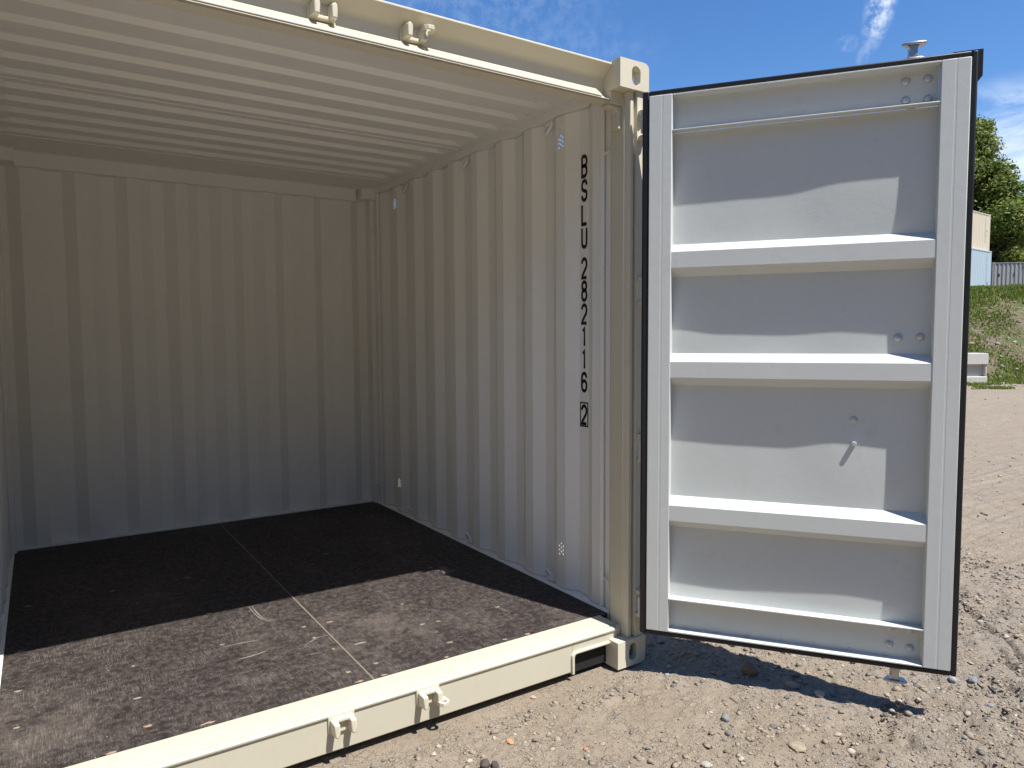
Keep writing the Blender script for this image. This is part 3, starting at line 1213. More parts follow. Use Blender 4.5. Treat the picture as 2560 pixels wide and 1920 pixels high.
# roof: transverse corrugation whose ends die out before the rails
def build_roof():
    ys = [0.105, 0.30]
    zs_ = [0.0, 0.0]
    start = 0.3165
    per = 0.2005
    flat_lo, slope = 0.092, 0.016
    prof = [(0.105, 0.0)]
    y = start
    n = 0
    while y + per < 2.56:
        # riser up (faces the back), raised band, riser down (faces the door)
        prof += [(y, 0.0), (y + slope, 1.0), (y + slope + 0.0765, 1.0), (y + 2 * slope + 0.0765, 0.0)]
        y += per
        n += 1
    prof += [(2.955, 0.0)]
    xs = [-1.165, -1.105, -1.055, -0.5, 0, 0.5, 1.055, 1.105, 1.165]
    hx = [0, 0, 1, 1, 1, 1, 1, 0, 0]
    rows = []
    for x, h in zip(xs, hx):
        rows.append([(x, yy, 2.549 + 0.021 * hh * h) for yy, hh in prof])
    mb = MB().grid(rows)
    me = mb.mesh('roof', False)
    bm = bmesh.new()
    bm.from_mesh(me)
    for f in bm.faces:
        f.normal_update()
        if f.normal.z > 0:
            f.normal_flip()
    bm.to_mesh(me)
    bm.free()
    o = link('roof', me, 'inner_paint', BOX, 0, 15, solid=-0.002)
    o['label'] = 'corrugated grey white ceiling sheet'
    for yy in (1.477, 2.487):
        MB().box(-1.12, 1.12, yy, yy + 0.004, 2.5445, 2.5485).build('roof_seam', 'inner_paint', BOX)


build_roof()

# plywood floor
seam = 0.010
for xa, xb, lab in ((-1.1600, seam - 0.0015, 'left'), (seam + 0.0015, 1.1600, 'right')):
    mb = MB().box(xa, xb, 0.1765, 2.9210, 0.150, ZF)
    o = mb.build('plywood_sheet', 'plywood', BOX, 0.0015)
    if xa < 0:
        SHEET_L = o
    else:
        SHEET_R = o
MB().box(seam - 0.0030, seam + 0.0030, 0.178, 2.919, 0.160, ZF + 0.0006).build('floor_seam', 'floor_seam', BOX)

PLUGS = [(-1.088, 0.819), (-1.087, 0.525), (-1.087, 0.298), (-0.727, 0.806), (-0.735, 0.527), (-0.745, 0.288), (-0.839, 0.197), (-0.382, 0.819), (-0.38, 0.526), (-0.397, 0.297), (-0.555, 0.197), (-0.056, 0.67), (-0.047, 0.818), (-0.036, 0.526), (0.403, 0.816), (0.397, 0.529), (0.055, 0.802), (0.404, 0.302), (-0.041, 0.291), (0.054, 0.194), (-0.054, 0.199), (0.321, 0.198), (0.863, 0.207), (0.615, 0.2), (0.703, 0.199), (0.075, 0.292), (0.086, 0.518), (0.783, 0.534), (0.47, 0.538), (-1.085, 1.22), (-0.73, 1.22), (-0.38, 1.22), (0.40, 1.22), (0.78, 1.22), (0.05, 1.22), (-1.085, 1.8), (-0.73, 1.8), (-0.38, 1.8), (0.40, 1.8), (0.78, 1.8), (0.78, 0.816), (0.78, 0.30)]
for i, (x, y) in enumerate(PLUGS):
    rr = random.Random(i)
    n = 10
    L_ = rr.uniform(0.010, 0.017) * (1.5 if 0.5 > rr.random() else 1)
    if rr.random() < 0.18:
        continue
    x += rr.uniform(-0.014, 0.014)
    y += rr.uniform(-0.010, 0.010)
    L_ *= rr.uniform(0.6, 1.25)
    pts = []
    for k in range(n):
        a = 2 * math.pi * k / n
        q = rr.uniform(0.45, 1.2)
        pts.append((x + math.cos(a) * L_ * q, y + math.sin(a) * 0.0085 * q))
    mb = MB().prism(pts, 'z', ZF - 0.001, ZF + 0.0007)
    mb.build('screw_plug', 'wood_chip' if rr.random() < 0.6 else 'pale_chip', SHEET_L if x < seam else SHEET_R)


def ribbon(pts, w, name, par, z=ZF + 0.0008):
    P = [Vector((*p, 0)) for p in pts]
    A = []
    # smooth the path
    for i in range(len(P) - 1):
        p0, p1, p2, p3 = P[max(i - 1, 0)], P[i], P[i + 1], P[min(i + 2, len(P) - 1)]
        for k in range(6):
            t = k / 6
            A.append(0.5 * ((2 * p1) + (p2 - p0) * t + (2 * p0 - 5 * p1 + 4 * p2 - p3) * t * t + (3 * p1 - p0 - 3 * p2 + p3) * t ** 3))
    A.append(P[-1])
    rows = []
    m = len(A)
    for i, p in enumerate(A):
        t = (A[min(i + 1, m - 1)] - A[max(i - 1, 0)]).normalized()
        nrm = Vector((-t.y, t.x, 0))
        ww = w * (0.25 + 0.75 * math.sin(math.pi * (i + 0.3) / m)) * random.uniform(0.6, 1.2)
        rows.append([tuple(p + nrm * ww + Vector((0, 0, z))), tuple(p - nrm * ww + Vector((0, 0, z)))])
    MB().grid(rows).build(name, 'scratch_line', par, fix=False)


ribbon([(-0.186, 1.199), (-0.187, 1.096), (-0.178, 1.01), (-0.138, 0.956)], 0.0022, 'scratch', SHEET_L)
ribbon([(-0.199, 1.199), (-0.199, 1.09), (-0.186, 1.00), (-0.15, 0.945)], 0.0022, 'scratch', SHEET_L)
ribbon([(-0.374, 0.638), (-0.32, 0.639), (-0.255, 0.653)], 0.004, 'scratch', SHEET_L)
ribbon([(-0.407, 0.795), (-0.306, 0.787), (-0.255, 0.78)], 0.003, 'scratch', SHEET_L)
ribbon([(-0.108, 0.622), (-0.044, 0.661), (0.004, 0.661)], 0.0025, 'scratch', SHEET_L)
for k in range(5):
    yy = 1.10 + 0.022 * k
    ribbon([(0.78 + 0.01 * k, yy - 0.015), (0.815, yy), (0.855, yy - 0.004)], 0.005, 'scratch', SHEET_R)

# door header
def build_header():
    hp = [(0.052, 2.582), (0.050, 2.579), (0.050, 2.574), (0.094, 2.540), (0.102, 2.530), (0.104, 2.520), (0.104, 2.482), (0.104, 2.4685), (0.062, 2.4345), (0.052, 2.4335), (0.052, 2.430), (0.068, 2.4275), (0.114, 2.4215), (0.117, 2.424), (0.117, 2.582)]
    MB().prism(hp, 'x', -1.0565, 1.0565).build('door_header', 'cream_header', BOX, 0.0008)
    for s in (1, -1):
        mir(MB().box(1.0567, 1.1299, 0.058, 0.116, 2.4208, 2.4726), s).build('header_end', 'cream', BOX, 0.002)
    # the gutter strip
    lp = [(0.1035, 2.4800), (0.092, 2.4790), (0.054, 2.4450), (0.051, 2.441), (0.051, 2.4365), (0.060, 2.4365), (0.1035, 2.4690)]
    cuts = [(-1.005, 1.005)]
    for a, b in cuts:
        MB().prism(lp, 'x', a, b).build('gutter_strip', 'cream_sill', BOX, 0.001)


build_header()


# sill
def build_sill():
    top = [(0.1762, 0.1772), (0.172, 0.1780), (0.082, 0.1680), (0.078, 0.1635), (0.073, 0.1635), (0.068, 0.1655), (0.056, 0.1625), (0.051, 0.157), (0.052, 0.150), (0.058, 0.146)]
    full = top + [(0.058, 0.026), (0.062, 0.022), (0.150, 0.022), (0.150, 0.150), (0.1762, 0.150)]
    short = top + [(0.058, 0.107), (0.150, 0.107), (0.150, 0.150), (0.1762, 0.150)]
    MB().prism(full, 'x', -0.852, 0.852).build('door_sill', 'cream_sill', BOX, 0.0012)
    for s in (1, -1):
        mir(MB().prism(short, 'x', 0.852, 1.103), s).build('door_sill', 'cream_sill', BOX, 0.0012)
        # flanged pocket beside the corner casting
        mb = MB()
        mb.prism([(0.845, 0.016), (0.858, 0.016), (0.858, 0.090), (0.862, 0.0985), (0.870, 0.101), (1.056, 0.101), (1.056, 0.112), (0.866, 0.112), (0.853, 0.108), (0.845, 0.098)], 'y', 0.047, 0.150)
        mir(mb, s).build('sill_pocket', 'cream', BOX, 0.003)
        mir(MB().box(0.8585, 1.0562, 0.078, 0.149, 0.010, 0.1005), s).build('pocket_shade_block', 'pocket_shade_black', BOX)  # black block put in place of the pocket's unlit depth


build_sill()


# cam keepers on header and sill
def keeper(name, cx, z, flip, kind):
    """flip=+1: opens upwards (header), -1: opens downwards (sill); local frame x, out (towards the door), up"""
    y0 = 0.104 if flip > 0 else 0.058

    def P(x, o, u):
        return (cx + x * 1.12, y0 - o, z + flip * u * 1.1)
    dp = 0.054
    mb = MB()
    # base plate with rounded corners
    pl = [(-0.042, -0.030), (-0.034, -0.036), (0.034, -0.036), (0.042, -0.030), (0.042, 0.022), (0.034, 0.028), (-0.034, 0.028), (-0.042, 0.022)]
    n = len(pl)
    mb.add([P(x, 0.0, u) for x, u in pl] + [P(x, 0.010, u) for x, u in pl],
           [tuple(range(n)), tuple(range(2 * n - 1, n - 1, -1))] + [(i, (i + 1) % n, (i + 1) % n + n, i + n) for i in range(n)])
    # U bracket: a shallow floor and two prongs that stand out further
    def lump(U, d0, d1, tw=0.96, tu=0.9):
        n = len(U)
        cxm = sum(q[0] for q in U) / n
        mb.add([P(x, d0, u) for x, u in U] + [P(cxm + (x - cxm) * tw, d1, u * tu) for x, u in U],
               [tuple(range(n)), tuple(range(2 * n - 1, n - 1, -1))] + [(i, (i + 1) % n, (i + 1) % n + n, i + n) for i in range(n)])
    lump([(-0.034, -0.026), (0.034, -0.026), (0.034, -0.008), (0.008, -0.012), (-0.008, -0.012), (-0.034, -0.008)], 0.008, 0.026)
    lump([(-0.038, -0.022), (-0.017, -0.022), (-0.015, 0.006), (-0.017, 0.022), (-0.027, 0.030), (-0.036, 0.024)], 0.008, dp, 0.8, 0.85)
    lump([(0.016, -0.022), (0.037, -0.022), (0.038, 0.010), (0.036, 0.026), (0.028, 0.031), (0.017, 0.024)], 0.008, dp * 0.92, 0.8, 0.85)
    o = mb.build('cam_keeper', 'cream', BOX, 0.0035)
    if kind == 'hole':
        # seal tab with an eye on one side
        t = MB().box(0.034, 0.075, 0, 0, 0, 0) if False else MB()
        rim = [(0.018, 0.012), (0.018, 0.060), (0.028, 0.072), (0.046, 0.072), (0.055, 0.060), (0.054, 0.030), (0.046, 0.012)]
        n = len(rim)
        uu0, uu1 = 0.010, 0.024
        t.add([P(x, o_, uu0) for x, o_ in rim] + [P(x, o_, uu1) for x, o_ in rim],
              [tuple(range(n)), tuple(range(2 * n - 1, n - 1, -1))] + [(i, (i + 1) % n, (i + 1) % n + n, i + n) for i in range(n)])
        hole = MB().lathe([(0.0095, -0.05), (0.0095, 0.05)], P(0.037, 0.056, 0.008), (0, 0, 1), 16)
        me = boolean_cut(t, [hole])
        tb = link('seal_tab', me, 'cream', BOX, 0.0015)
    return o


keeper('cam_keeper', -0.162, 2.508, 1, 'plain')
keeper('cam_keeper', 0.166, 2.509, 1, 'hole')
keeper('cam_keeper', -0.164, 0.122, -1, 'plain')
keeper('cam_keeper', 0.168, 0.122, -1, 'hole')


# corner castings
def casting_mesh():
    # local: x outwards 0..0.162 (0 = inner side), y inwards 0..0.178 from the end face, z 0..0.118 with the outer top at z=.118
    r = 0.026
    pr = [(0, 0), (0.162, 0)] + [(0.162 - r + r * math.cos(a), 0.118 - r + r * math.sin(a)) for a in np.linspace(0, math.pi / 2, 7)] + [(0, 0.118)]
    base = MB().prism(pr, 'y', 0.0, 0.178)
    cav = MB().box(0.028, 0.134, 0.030, 0.150, 0.026, 0.092)
    end = MB().prism(oval(0.089, 0.057, 0.0245, 0.0395), 'y', -0.05, 0.06)
    # side hole
    sd = MB().prism([(y, z) for y, z in oval(0.090, 0.057, 0.030, 0.036)], 'x', 0.10, 0.25)
    tp = MB().prism([(0.05, 0.03), (0.118, 0.03), (0.118, 0.15), (0.05, 0.15)], 'z', 0.08, 0.2)
    return boolean_cut(base, [cav, end, sd, tp])


CAST = casting_mesh()
CAST.materials.clear()
CAST.materials.append(MATS['cream'])


def casting(sx, front, top):
    me = CAST.copy()
    if not front:
        me.materials.clear()
    o = link('corner_casting', me, 'cream' if front else 'inner_paint', BOX, 0.0025, 35)
    if front:
        y, sy = 0.0, 1
    else:
        y, sy = YEND, -1
    if top:
        z, sz = 2.591 - 0.118, 1
    else:
        z, sz = 0.118, -1
    T = Matrix.Translation((sx * 1.057, y, z)) @ Matrix.Diagonal((sx, sy, sz, 1))
    me.transform(T)
    if sx * sy * sz < 0:
        me.flip_normals()
    return o


for sx in (1, -1):
    for fr_ in (True, False):
        for tp_ in (True, False):
            casting(sx, fr_, tp_)

# outside skin of the corner posts at the rear and the lower floor frame
for s in (1, -1):
    mir(MB().box(1.10, 1.2145, 2.976, 2.988, 0.1185, 2.4725), s).build('corner_post', 'cream', BOX, 0.003)
for k in range(6):
    yy = 0.35 + 0.45 * k
    MB().box(-1.148, 1.148, yy - 0.02, yy + 0.02, 0.035, 0.1495).build('cross_member', 'cream', BOX)


# ------------------------------------------------------------------ doors
DOOR_A = math.radians(35.70)
H0, H1 = 0.1975, 2.4185
DW = 1.1282


def build_door(s, angle, full):
    """local: x along the door from the hinge, y from the inner face outwards, z up"""
    def M(mb):
        return mb if s > 0 else mb.mirror_x()
    loc = (s * 1.1305, -0.0935, 0)
    rz = -(math.pi / 2 - angle)
    # panel sheet with three pressed ribs, slightly wavy from welding
    rows = []
    zs = [(0.345, 0.050)]

    def rib(zc, hb=0.066, hf=0.032):
        return [(zc - hb, 0.050), (zc - hf - 0.004, 0.006), (zc - hf, 0.002), (zc + hf, 0.002), (zc + hf + 0.004, 0.006), (zc + hb, 0.050)]
    ribs = [0.708, 1.307, 1.755]
    key = [(0.338, 0.050)] + rib(ribs[0]) + rib(ribs[1]) + rib(ribs[2]) + [(2.272, 0.050)]
    prof = []
    for (za, da), (zb, db) in zip(key[:-1], key[1:]):
        m = max(1, int((zb - za) / 0.03)) if da == db == 0.050 else 1
        for k in range(m):
            t = k / m
            prof.append((za + (zb - za) * t, da + (db - da) * t, math.sin(math.pi * t) if m > 1 else 0.0))
    prof.append((key[-1][0], key[-1][1], 0.0))
    ns = 44
    for i in range(ns + 1):
        sx = 0.088 + (1.040 - 0.088) * i / ns
        row = []
        for z, d, wgt in prof:
            wob = 0.0
            if wgt > 0:
                q = float(fbm(np.array([sx * 2.3 + 3.1]), np.array([z * 1.1 + 0.7]), 2, 63)[0])
                wob = 0.0062 * q * wgt ** 0.6
            row.append((sx, d + wob, z))
        rows.append(row)
    mb = M(MB().grid(rows))
    me = mb.mesh('door', False)
    bm = bmesh.new()
    bm.from_mesh(me)
    for f in bm.faces:
        f.normal_update()
        if f.normal.y > 0:
            f.normal_flip()
    bm.to_mesh(me)
    bm.free()
    o = link('door', me, 'door_paint', BOX, 0, 24, solid=-0.002)
    o.location = loc
    o.rotation_euler = (0, 0, rz * s)
    o['label'] = 'grey white steel door swung open, inner face with three pressed ribs' if s > 0 else 'second door of the pair, swung open the other way'

    def part(mb, name, mat='door_paint', bevel=0.0025, **kw):
        return M(mb).build(name, mat, o, bevel, **kw)
    # hollow stiles with a faint fold line down the face
    for a, b, f0 in ((0.0, 0.0925, 0.052), (1.0365, DW, 1.083)):
        pr = [(a, 0.0), (f0 - 0.004, 0.0), (f0 - 0.003, 0.0004), (f0 + 0.003, 0.0004), (f0 + 0.004, 0.0), (b, 0.0), (b, 0.052), (a, 0.052)]
        part(MB().prism(pr, 'z', H0, H1), 'stile', bevel=0.003, angle=4)
    # channel rails at top and bottom
    x0, x1 = 0.0935, 1.0355
    tr = [(0.0, H1 - 0.001), (0.0, H1 - 0.007), (0.046, H1 - 0.009), (0.046, 2.281), (0.0, 2.2765), (0.0, 2.2715), (0.052, 2.2735), (0.052, H1 - 0.001)]
    part(MB().prism(tr, 'x', x0, x1), 'top_channel', bevel=0.0012)
    br = [(0.0, H0 + 0.001), (0.0, H0 + 0.007), (0.046, H0 + 0.009), (0.046, 0.3345), (0.0, 0.3375), (0.0, 0.3425), (0.052, 0.3405), (0.052, H0 + 0.001)]
    part(MB().prism(br, 'x', x0, x1), 'bottom_channel', bevel=0.0012)
    # rubber gasket: inner bulb and a wider lip behind it
    def frame(mb, e0, e1, y0, y1):
        xa, xb, za, zb = 0.0, DW, H0, H1
        mb.box(xa - e1 * 1.28, xa - e0, y0, y1, za - e1, zb + e1)
        mb.box(xb + e0, xb + e1, y0, y1, za - e1, zb + e1)
        mb.box(xa - e0, xb + e0, y0, y1, za - e1, za - e0)
        mb.box(xa - e0, xb + e0, y0, y1, zb + e0, zb + e1)
        return mb
    g = frame(MB(), 0.0008, 0.0205, 0.004, 0.018)
    part(g, 'gasket', 'rubber', 0.005, seg=3)
    g = frame(MB(), 0.0008, 0.0175, 0.0195, 0.030)
    frame(g, 0.0008, 0.026, 0.0315, 0.0555)
    part(g, 'gasket_lip', 'rubber', 0.002)
    ear = [(1.052, 2.4345), (1.080, 2.455), (1.172, 2.455), (1.172, 2.362), (1.157, 2.342), (1.149, 2.342), (1.149, 2.4345)]
    part(MB().prism(ear, 'y', 0.047, 0.051), 'gasket_ear', 'rubber', 0.0)
    # bolts of the locking gear
    for bs, bz in ((0.786, 1.119), (0.927, 0.321), (1.001, 0.321), (0.929, 0.254), (0.999, 0.250), (0.930, 1.433), (1.003, 1.436), (0.930, 2.371), (1.001, 2.372), (0.931, 2.302), (1.003, 2.300)):
        d0 = 0.046 if (bz > 2.28 or bz < 0.34) else 0.050
        part(MB().lathe([(0.015, 0.0), (0.0145, 0.002), (0.0125, 0.0055), (0.0085, 0.0085), (0.004, 0.0095)], (bs, d0 - 0.0005, bz), (0, -1, 0), 14), 'bolt', 'bolt_steel', 0.0)
    part(MB().lathe([(0.017, 0.0), (0.016, 0.003), (0.0105, 0.006), (0.010, 0.018), (0.0085, 0.0215), (0.003, 0.022)], (0.788, 0.0535, 1.026), (0, -1, 0), 14), 'bolt', 'bolt_steel', 0.0)
    for k in range(7):
        part(MB().lathe([(0.006, 0.0), (0.0055, 0.002), (0.003, 0.0035)], (0.15 + 0.128 * k, 0.0455, 0.2145), (0, -1, 0), 10), 'rivet', 'door_paint', 0.0)
    # locking bar behind the door with cams past its top and bottom
    part(MB().tube([(0.957, 0.098, 0.100), (0.957, 0.098, 2.515)], 0.017, 12), 'locking_bar', 'galvanised', 0.0)

    def cam_end(zc, up_):
        mb = MB()
        # a spool: waisted block between two horned plates
        wst = [(-0.020, 0.0), (-0.012, 0.016), (-0.012, 0.030), (-0.020, 0.046), (0.020, 0.046), (0.012, 0.030), (0.012, 0.016), (0.020, 0.0)]
        mb.prism([(0.957 + x, zc + up_ * z) for x, z in wst], 'y', 0.080, 0.112)
        pl = [(-0.040, 0.084), (-0.020, 0.074), (0.022, 0.072), (0.044, 0.080), (0.036, 0.116), (0.010, 0.124), (-0.022, 0.120)]
        mb.prism([(0.957 + x, y) for x, y in pl], 'z', zc + up_ * 0.046, zc + up_ * 0.056)
        pl2 = [(0.957 + x * 0.85, y) for x, y in pl]
        mb.prism(pl2, 'z', zc + up_ * 0.0, zc - up_ * 0.008)
        return mb
    part(cam_end(2.466, 1), 'cam', 'galvanised', 0.003)
    part(cam_end(0.146, -1), 'cam', 'galvanised', 0.003)
    for zz in (2.337, 1.434, 1.07, 0.286):
        part(MB().box(0.905, 1.015, 0.0535, 0.066, zz - 0.05, zz + 0.05).box(0.938, 0.976, 0.0655, 0.118, zz - 0.025, zz + 0.025), 'bar_bracket', 'galvanised', 0.003)
    part(MB().box(0.770, 0.800, 0.054, 0.066, 0.99, 1.15).tube([(0.957, 0.116, 1.10), (0.90, 0.124, 1.10), (0.62, 0.118, 1.06)], 0.010, 8), 'handle', 'galvanised', 0.0)
    # hinge blades
    for zz in (2.333, 1.638, 0.961, 0.272):
        part(MB().box(-0.030, 0.080, 0.0565, 0.066, zz - 0.042, zz + 0.042).tube([(-0.033, 0.060, zz - 0.042), (-0.033, 0.060, zz + 0.042)], 0.013, 12), 'hinge', 'door_paint', 0.001)
    return o


DOOR = build_door(1, DOOR_A, True)
build_door(-1, math.radians(35.7), False)

# hinge lugs on the posts
for s in (1, -1):
    for zz in (2.333, 1.638, 0.961, 0.272):
        for dz in (0.052, -0.052):
            lug = [(1.170, 0.0115), (1.165, -0.006), (1.168, -0.018), (1.180, -0.024), (1.195, -0.016), (1.200, 0.0115)]
            mir(MB().prism(lug, 'z', zz + dz - 0.0085, zz + dz + 0.0085), s).build('hinge_lug', 'cream', BOX, 0.002)

# ------------------------------------------------------------------ beyond: embankment, containers, barrier, trees


def across(lat, dep, z=0.0):
    p = Vector((CAM_LOC.x, CAM_LOC.y, 0)) + AX_R * lat + AX_F * dep
    return Vector((p.x, p.y, z))


def bank_height(lat, dep):
    """height of the embankment; dep = metres across the yard"""
    wv = 0.35 * fbm(lat * 0.22, dep * 0.1, 3, 401)
    t = np.clip((dep + wv - 21.6) / 5.3, 0, 1)
    h = 3.12 * (t * t * (3 - 2 * t) * 0.45 + t * 0.55)
    back = np.clip((dep - 27.0) / 23.0, 0, 1)
    h = h + back * 1.32
    h = h + np.clip((dep - 50) / 200, 0, 1) * 6
    rough = 0.10 * fbm(lat * 0.9, dep * 0.9, 4, 411) * np.clip((dep - 20.5) / 2, 0, 1) * (1 - 0.7 * back)
    return h + rough - 0.06


def build_bank():
    la = np.concatenate([np.arange(-60, 5, 1.5), np.arange(5, 30, 0.16), np.arange(30, 90, 1.5)])
    de = np.concatenate([np.arange(19.0, 28.5, 0.14), np.arange(28.5, 60, 0.8), np.arange(60, 320, 8)])
    LA, DE = np.meshgrid(la, de)
    H = bank_height(LA, DE)
    H[0, :] = -0.3
    X = CAM_LOC.x + AX_R.x * LA + AX_F.x * DE
    Y = CAM_LOC.y + AX_R.y * LA + AX_F.y * DE
    V = np.stack([X.ravel(), Y.ravel(), H.ravel()], 1)
    nx, ny = len(la), len(de)
    i = (np.arange(ny - 1)[:, None] * nx + np.arange(nx - 1)[None, :]).ravel()
    F = np.stack([i, i + 1, i + 1 + nx, i + nx], 1)
    o = np_mesh('embankment', V, F, 'embankment_soil', smooth_=True)
    tag(o, 'weedy soil embankment rising beyond the yard', None, None, 'structure')


build_bank()


def grass_blades(n_in, n_out):
    def pick(n, l0, l1, d0, d1):
        return RNG.uniform(l0, l1, n), RNG.uniform(d0, d1, n)
    la1, de1 = pick(n_in, 11.5, 22, 18.6, 29.5)
    la2, de2 = pick(n_out, -20, 45, 19.5, 34)
    la, de = np.r_[la1, la2], np.r_[de1, de2]
    m = fbm(la * 0.55, de * 0.75, 4, 501)
    crest = np.clip((de - 25.3) / 1.0, 0, 1)
    foot = np.clip(1 - np.abs(de - 20.9) / 1.1, 0, 1)
    keep = (m + 0.30 + 1.0 * crest + 0.15 * foot) > RNG.uniform(-0.1, 1.1, len(la))
    keep &= ~((de < 20.4) & (m < 0.15))
    la, de, m, crest = la[keep], de[keep], m[keep], crest[keep]
    n = len(la)
    z = np.maximum(bank_height(la, de), 0.0)
    hgt = RNG.uniform(0.03, 0.10, n) * (1 + 0.9 * crest)
    wid = RNG.uniform(0.010, 0.022, n)
    a = RNG.uniform(0, 6.283, n)
    lean = RNG.uniform(-0.5, 0.5, (n, 2)) * hgt[:, None]
    x = CAM_LOC.x + AX_R.x * la + AX_F.x * de
    y = CAM_LOC.y + AX_R.y * la + AX_F.y * de
    dx, dy = np.cos(a) * wid, np.sin(a) * wid
    A = np.stack([x - dx, y - dy, z - 0.02], 1)
    B = np.stack([x + dx, y + dy, z - 0.02], 1)
    C = np.stack([x + dx * 1.2 + lean[:, 0] * .6, y + dy * 1.2 + lean[:, 1] * .6, z + hgt * 0.6], 1)
    D = np.stack([x + lean[:, 0], y + lean[:, 1], z + hgt], 1)
    V = np.stack([A, B, C, D], 1).reshape(-1, 3)
    F = (np.arange(n) * 4)[:, None] + np.array([0, 1, 2, 3])[None]
    base = np.array([(0.185, 0.24, 0.046), (0.24, 0.285, 0.06), (0.13, 0.18, 0.04), (0.30, 0.27, 0.11), (0.20, 0.24, 0.066)])
    c = base[RNG.choice(5, n, p=[.3, .27, .2, .1, .13])] * RNG.uniform(0.8, 1.25, (n, 1))
    o = np_mesh('grass', V, F, 'grass', np.repeat(c, 4, 0))
    tag(o, 'patchy green grass and weeds growing over the embankment', None, None, 'stuff')


grass_blades(190000, 40000)


# weedy embankment has some loose pale rubble too
def rubble():
    n = 900
    la = RNG.uniform(11, 23, n)
    de = RNG.uniform(19, 26, n)
    V0, F0 = ico(1)
    k = len(V0)
    r = 0.025 * np.exp(RNG.exponential(0.45, n))
    r = np.minimum(r, 0.12)
    jit = 1 + 0.25 * RNG.standard_normal((n, k))
    P = V0[None] * jit[:, :, None] * r[:, None, None] * np.array([1.2, 1, 0.7])
    x = CAM_LOC.x + AX_R.x * la + AX_F.x * de
    y = CAM_LOC.y + AX_R.y * la + AX_F.y * de
    z = np.maximum(bank_height(la, de), 0)
    V = (P + np.stack([x, y, z], 1)[:, None, :]).reshape(-1, 3)
    F = (F0[None] + (np.arange(n) * k)[:, None, None]).reshape(-1, 3)
    o = np_mesh('rubble', V, F, 'pebbles', np.repeat(stone_cols(n), k, 0))
    tag(o, 'loose stones scattered on the embankment slope', None, None, 'stuff')


rubble()


def far_box(loc, rz, length, mat, label, marks=None, group=None):
    """simple closed container: local x along its length (0..length), y 0..2.438 away from the seen side, z up"""
    e = empty('shipping_container', loc, rz)
    tag(e, label, 'container', group)
    Hh, Wd = 2.591, 2.438
    for sgn, y0 in ((1, 0.02), (-1, Wd - 0.02)):
        pts = []
        x = 0.14
        while x + 0.278 < length - 0.14:
            pts += [(x, 0), (x + 0.072, 0), (x + 0.14, 0.036), (x + 0.21, 0.036)]
            x += 0.278
        pts += [(x, 0), (length - 0.10, 0)]
        MB().grid([[(px, y0 + sgn * d, z) for px, d in pts] for z in (0.13, 2.52)]).build('side_wall', mat, e, 0, 15, solid=0.003, fix=False)
        MB().box(0.05, length - 0.05, y0 - 0.018 * sgn, y0 + 0.05 * sgn, 2.515, 2.575).build('top_rail', mat, e, 0.004)
        MB().box(0.05, length - 0.05, y0 - 0.016 * sgn, y0 + 0.05 * sgn, 0.02, 0.14).build('bottom_rail', mat, e, 0.004)
    for x0, sg in ((0.02, 1), (length - 0.02, -1)):
        pts = []
        y = 0.14
        while y + 0.25 < Wd - 0.12:
            pts += [(y, 0), (y + 0.11, 0), (y + 0.128, 0.045), (y + 0.232, 0.045)]
            y += 0.25
        pts += [(y, 0), (Wd - 0.10, 0)]
        MB().grid([[(x0 + sg * d, py, z) for py, d in pts] for z in (0.13, 2.52)]).build('end_wall', mat, e, 0, 15, solid=0.003, fix=False)
        MB().box(x0 - 0.015 * sg, x0 + 0.05 * sg, 0.07, Wd - 0.07, 2.515, 2.578).build('end_rail', mat, e, 0.004)
        MB().box(x0 - 0.015 * sg, x0 + 0.05 * sg, 0.07, Wd - 0.07, 0.02, 0.14).build('end_rail', mat, e, 0.004)
        for y0, sg2 in ((0.0, 1), (Wd, -1)):
            xa = 0.0 if sg > 0 else length
            MB().box(xa + 0.006 * sg, xa + 0.11 * sg, y0 + 0.004 * sg2, y0 + 0.10 * sg2, 0.119, 2.472).build('corner_post', mat, e, 0.004)
            MB().box(xa, xa + 0.178 * sg, y0 - 0.002 * sg2, y0 + 0.162 * sg2, 2.473, 2.591).build('corner_casting', mat, e, 0.008)
            MB().box(xa, xa + 0.178 * sg, y0 - 0.002 * sg2, y0 + 0.162 * sg2, 0.0, 0.118).build('corner_casting', mat, e, 0.008)
    rp = []
    x = 0.1
    while x + 0.2 < length - 0.1:
        rp += [(x, 2.56), (x + 0.09, 2.56), (x + 0.105, 2.58), (x + 0.185, 2.58)]
        x += 0.2
    MB().grid([[(px, y, z) for px, z in rp] for y in (0.06, Wd - 0.06)]).build('roof', mat, e, 0, 15, solid=0.003, fix=False)
    MB().box(0.06, length - 0.06, 0.06, Wd - 0.06, 0.13, 0.16).build('floor', mat, e)
    for kind, x, z, w, h in (marks or []):
        mt = 'orange_sticker' if kind == 'sticker' else 'lettering'
        MB().box(x, x + w, 0.0155, 0.0185, z, z + h).build('sticker' if kind == 'sticker' else 'marking', mt, e)
    return e


FPX = LENS / 36 * 2560


def at_px(px, py, dep):
    """a place in the yard seen at a pixel at this depth"""
    f_h = fw + rt * ((px - 1280) / FPX) - up * ((py - 960) / FPX)
    return CAM_LOC + f_h * dep


# stack: the near side recedes to the right and ends at the corner post
def corner_box(px_r, py_base, dep, ang, length, mat, label, marks):
    p = at_px(px_r, py_base, dep)
    # side wall direction: from its left end towards its right end
    d = (AX_R * math.cos(ang) + AX_F * math.sin(ang)).normalized()
    q = p - d * length
    rz = math.atan2(d.y, d.x)
    return far_box((q.x, q.y, p.z), rz, length, mat, label, marks)


Z_BLUE = 4.62
dep_b = 50.0
py_b = 960 + FPX * 0  # placeholder, replaced below


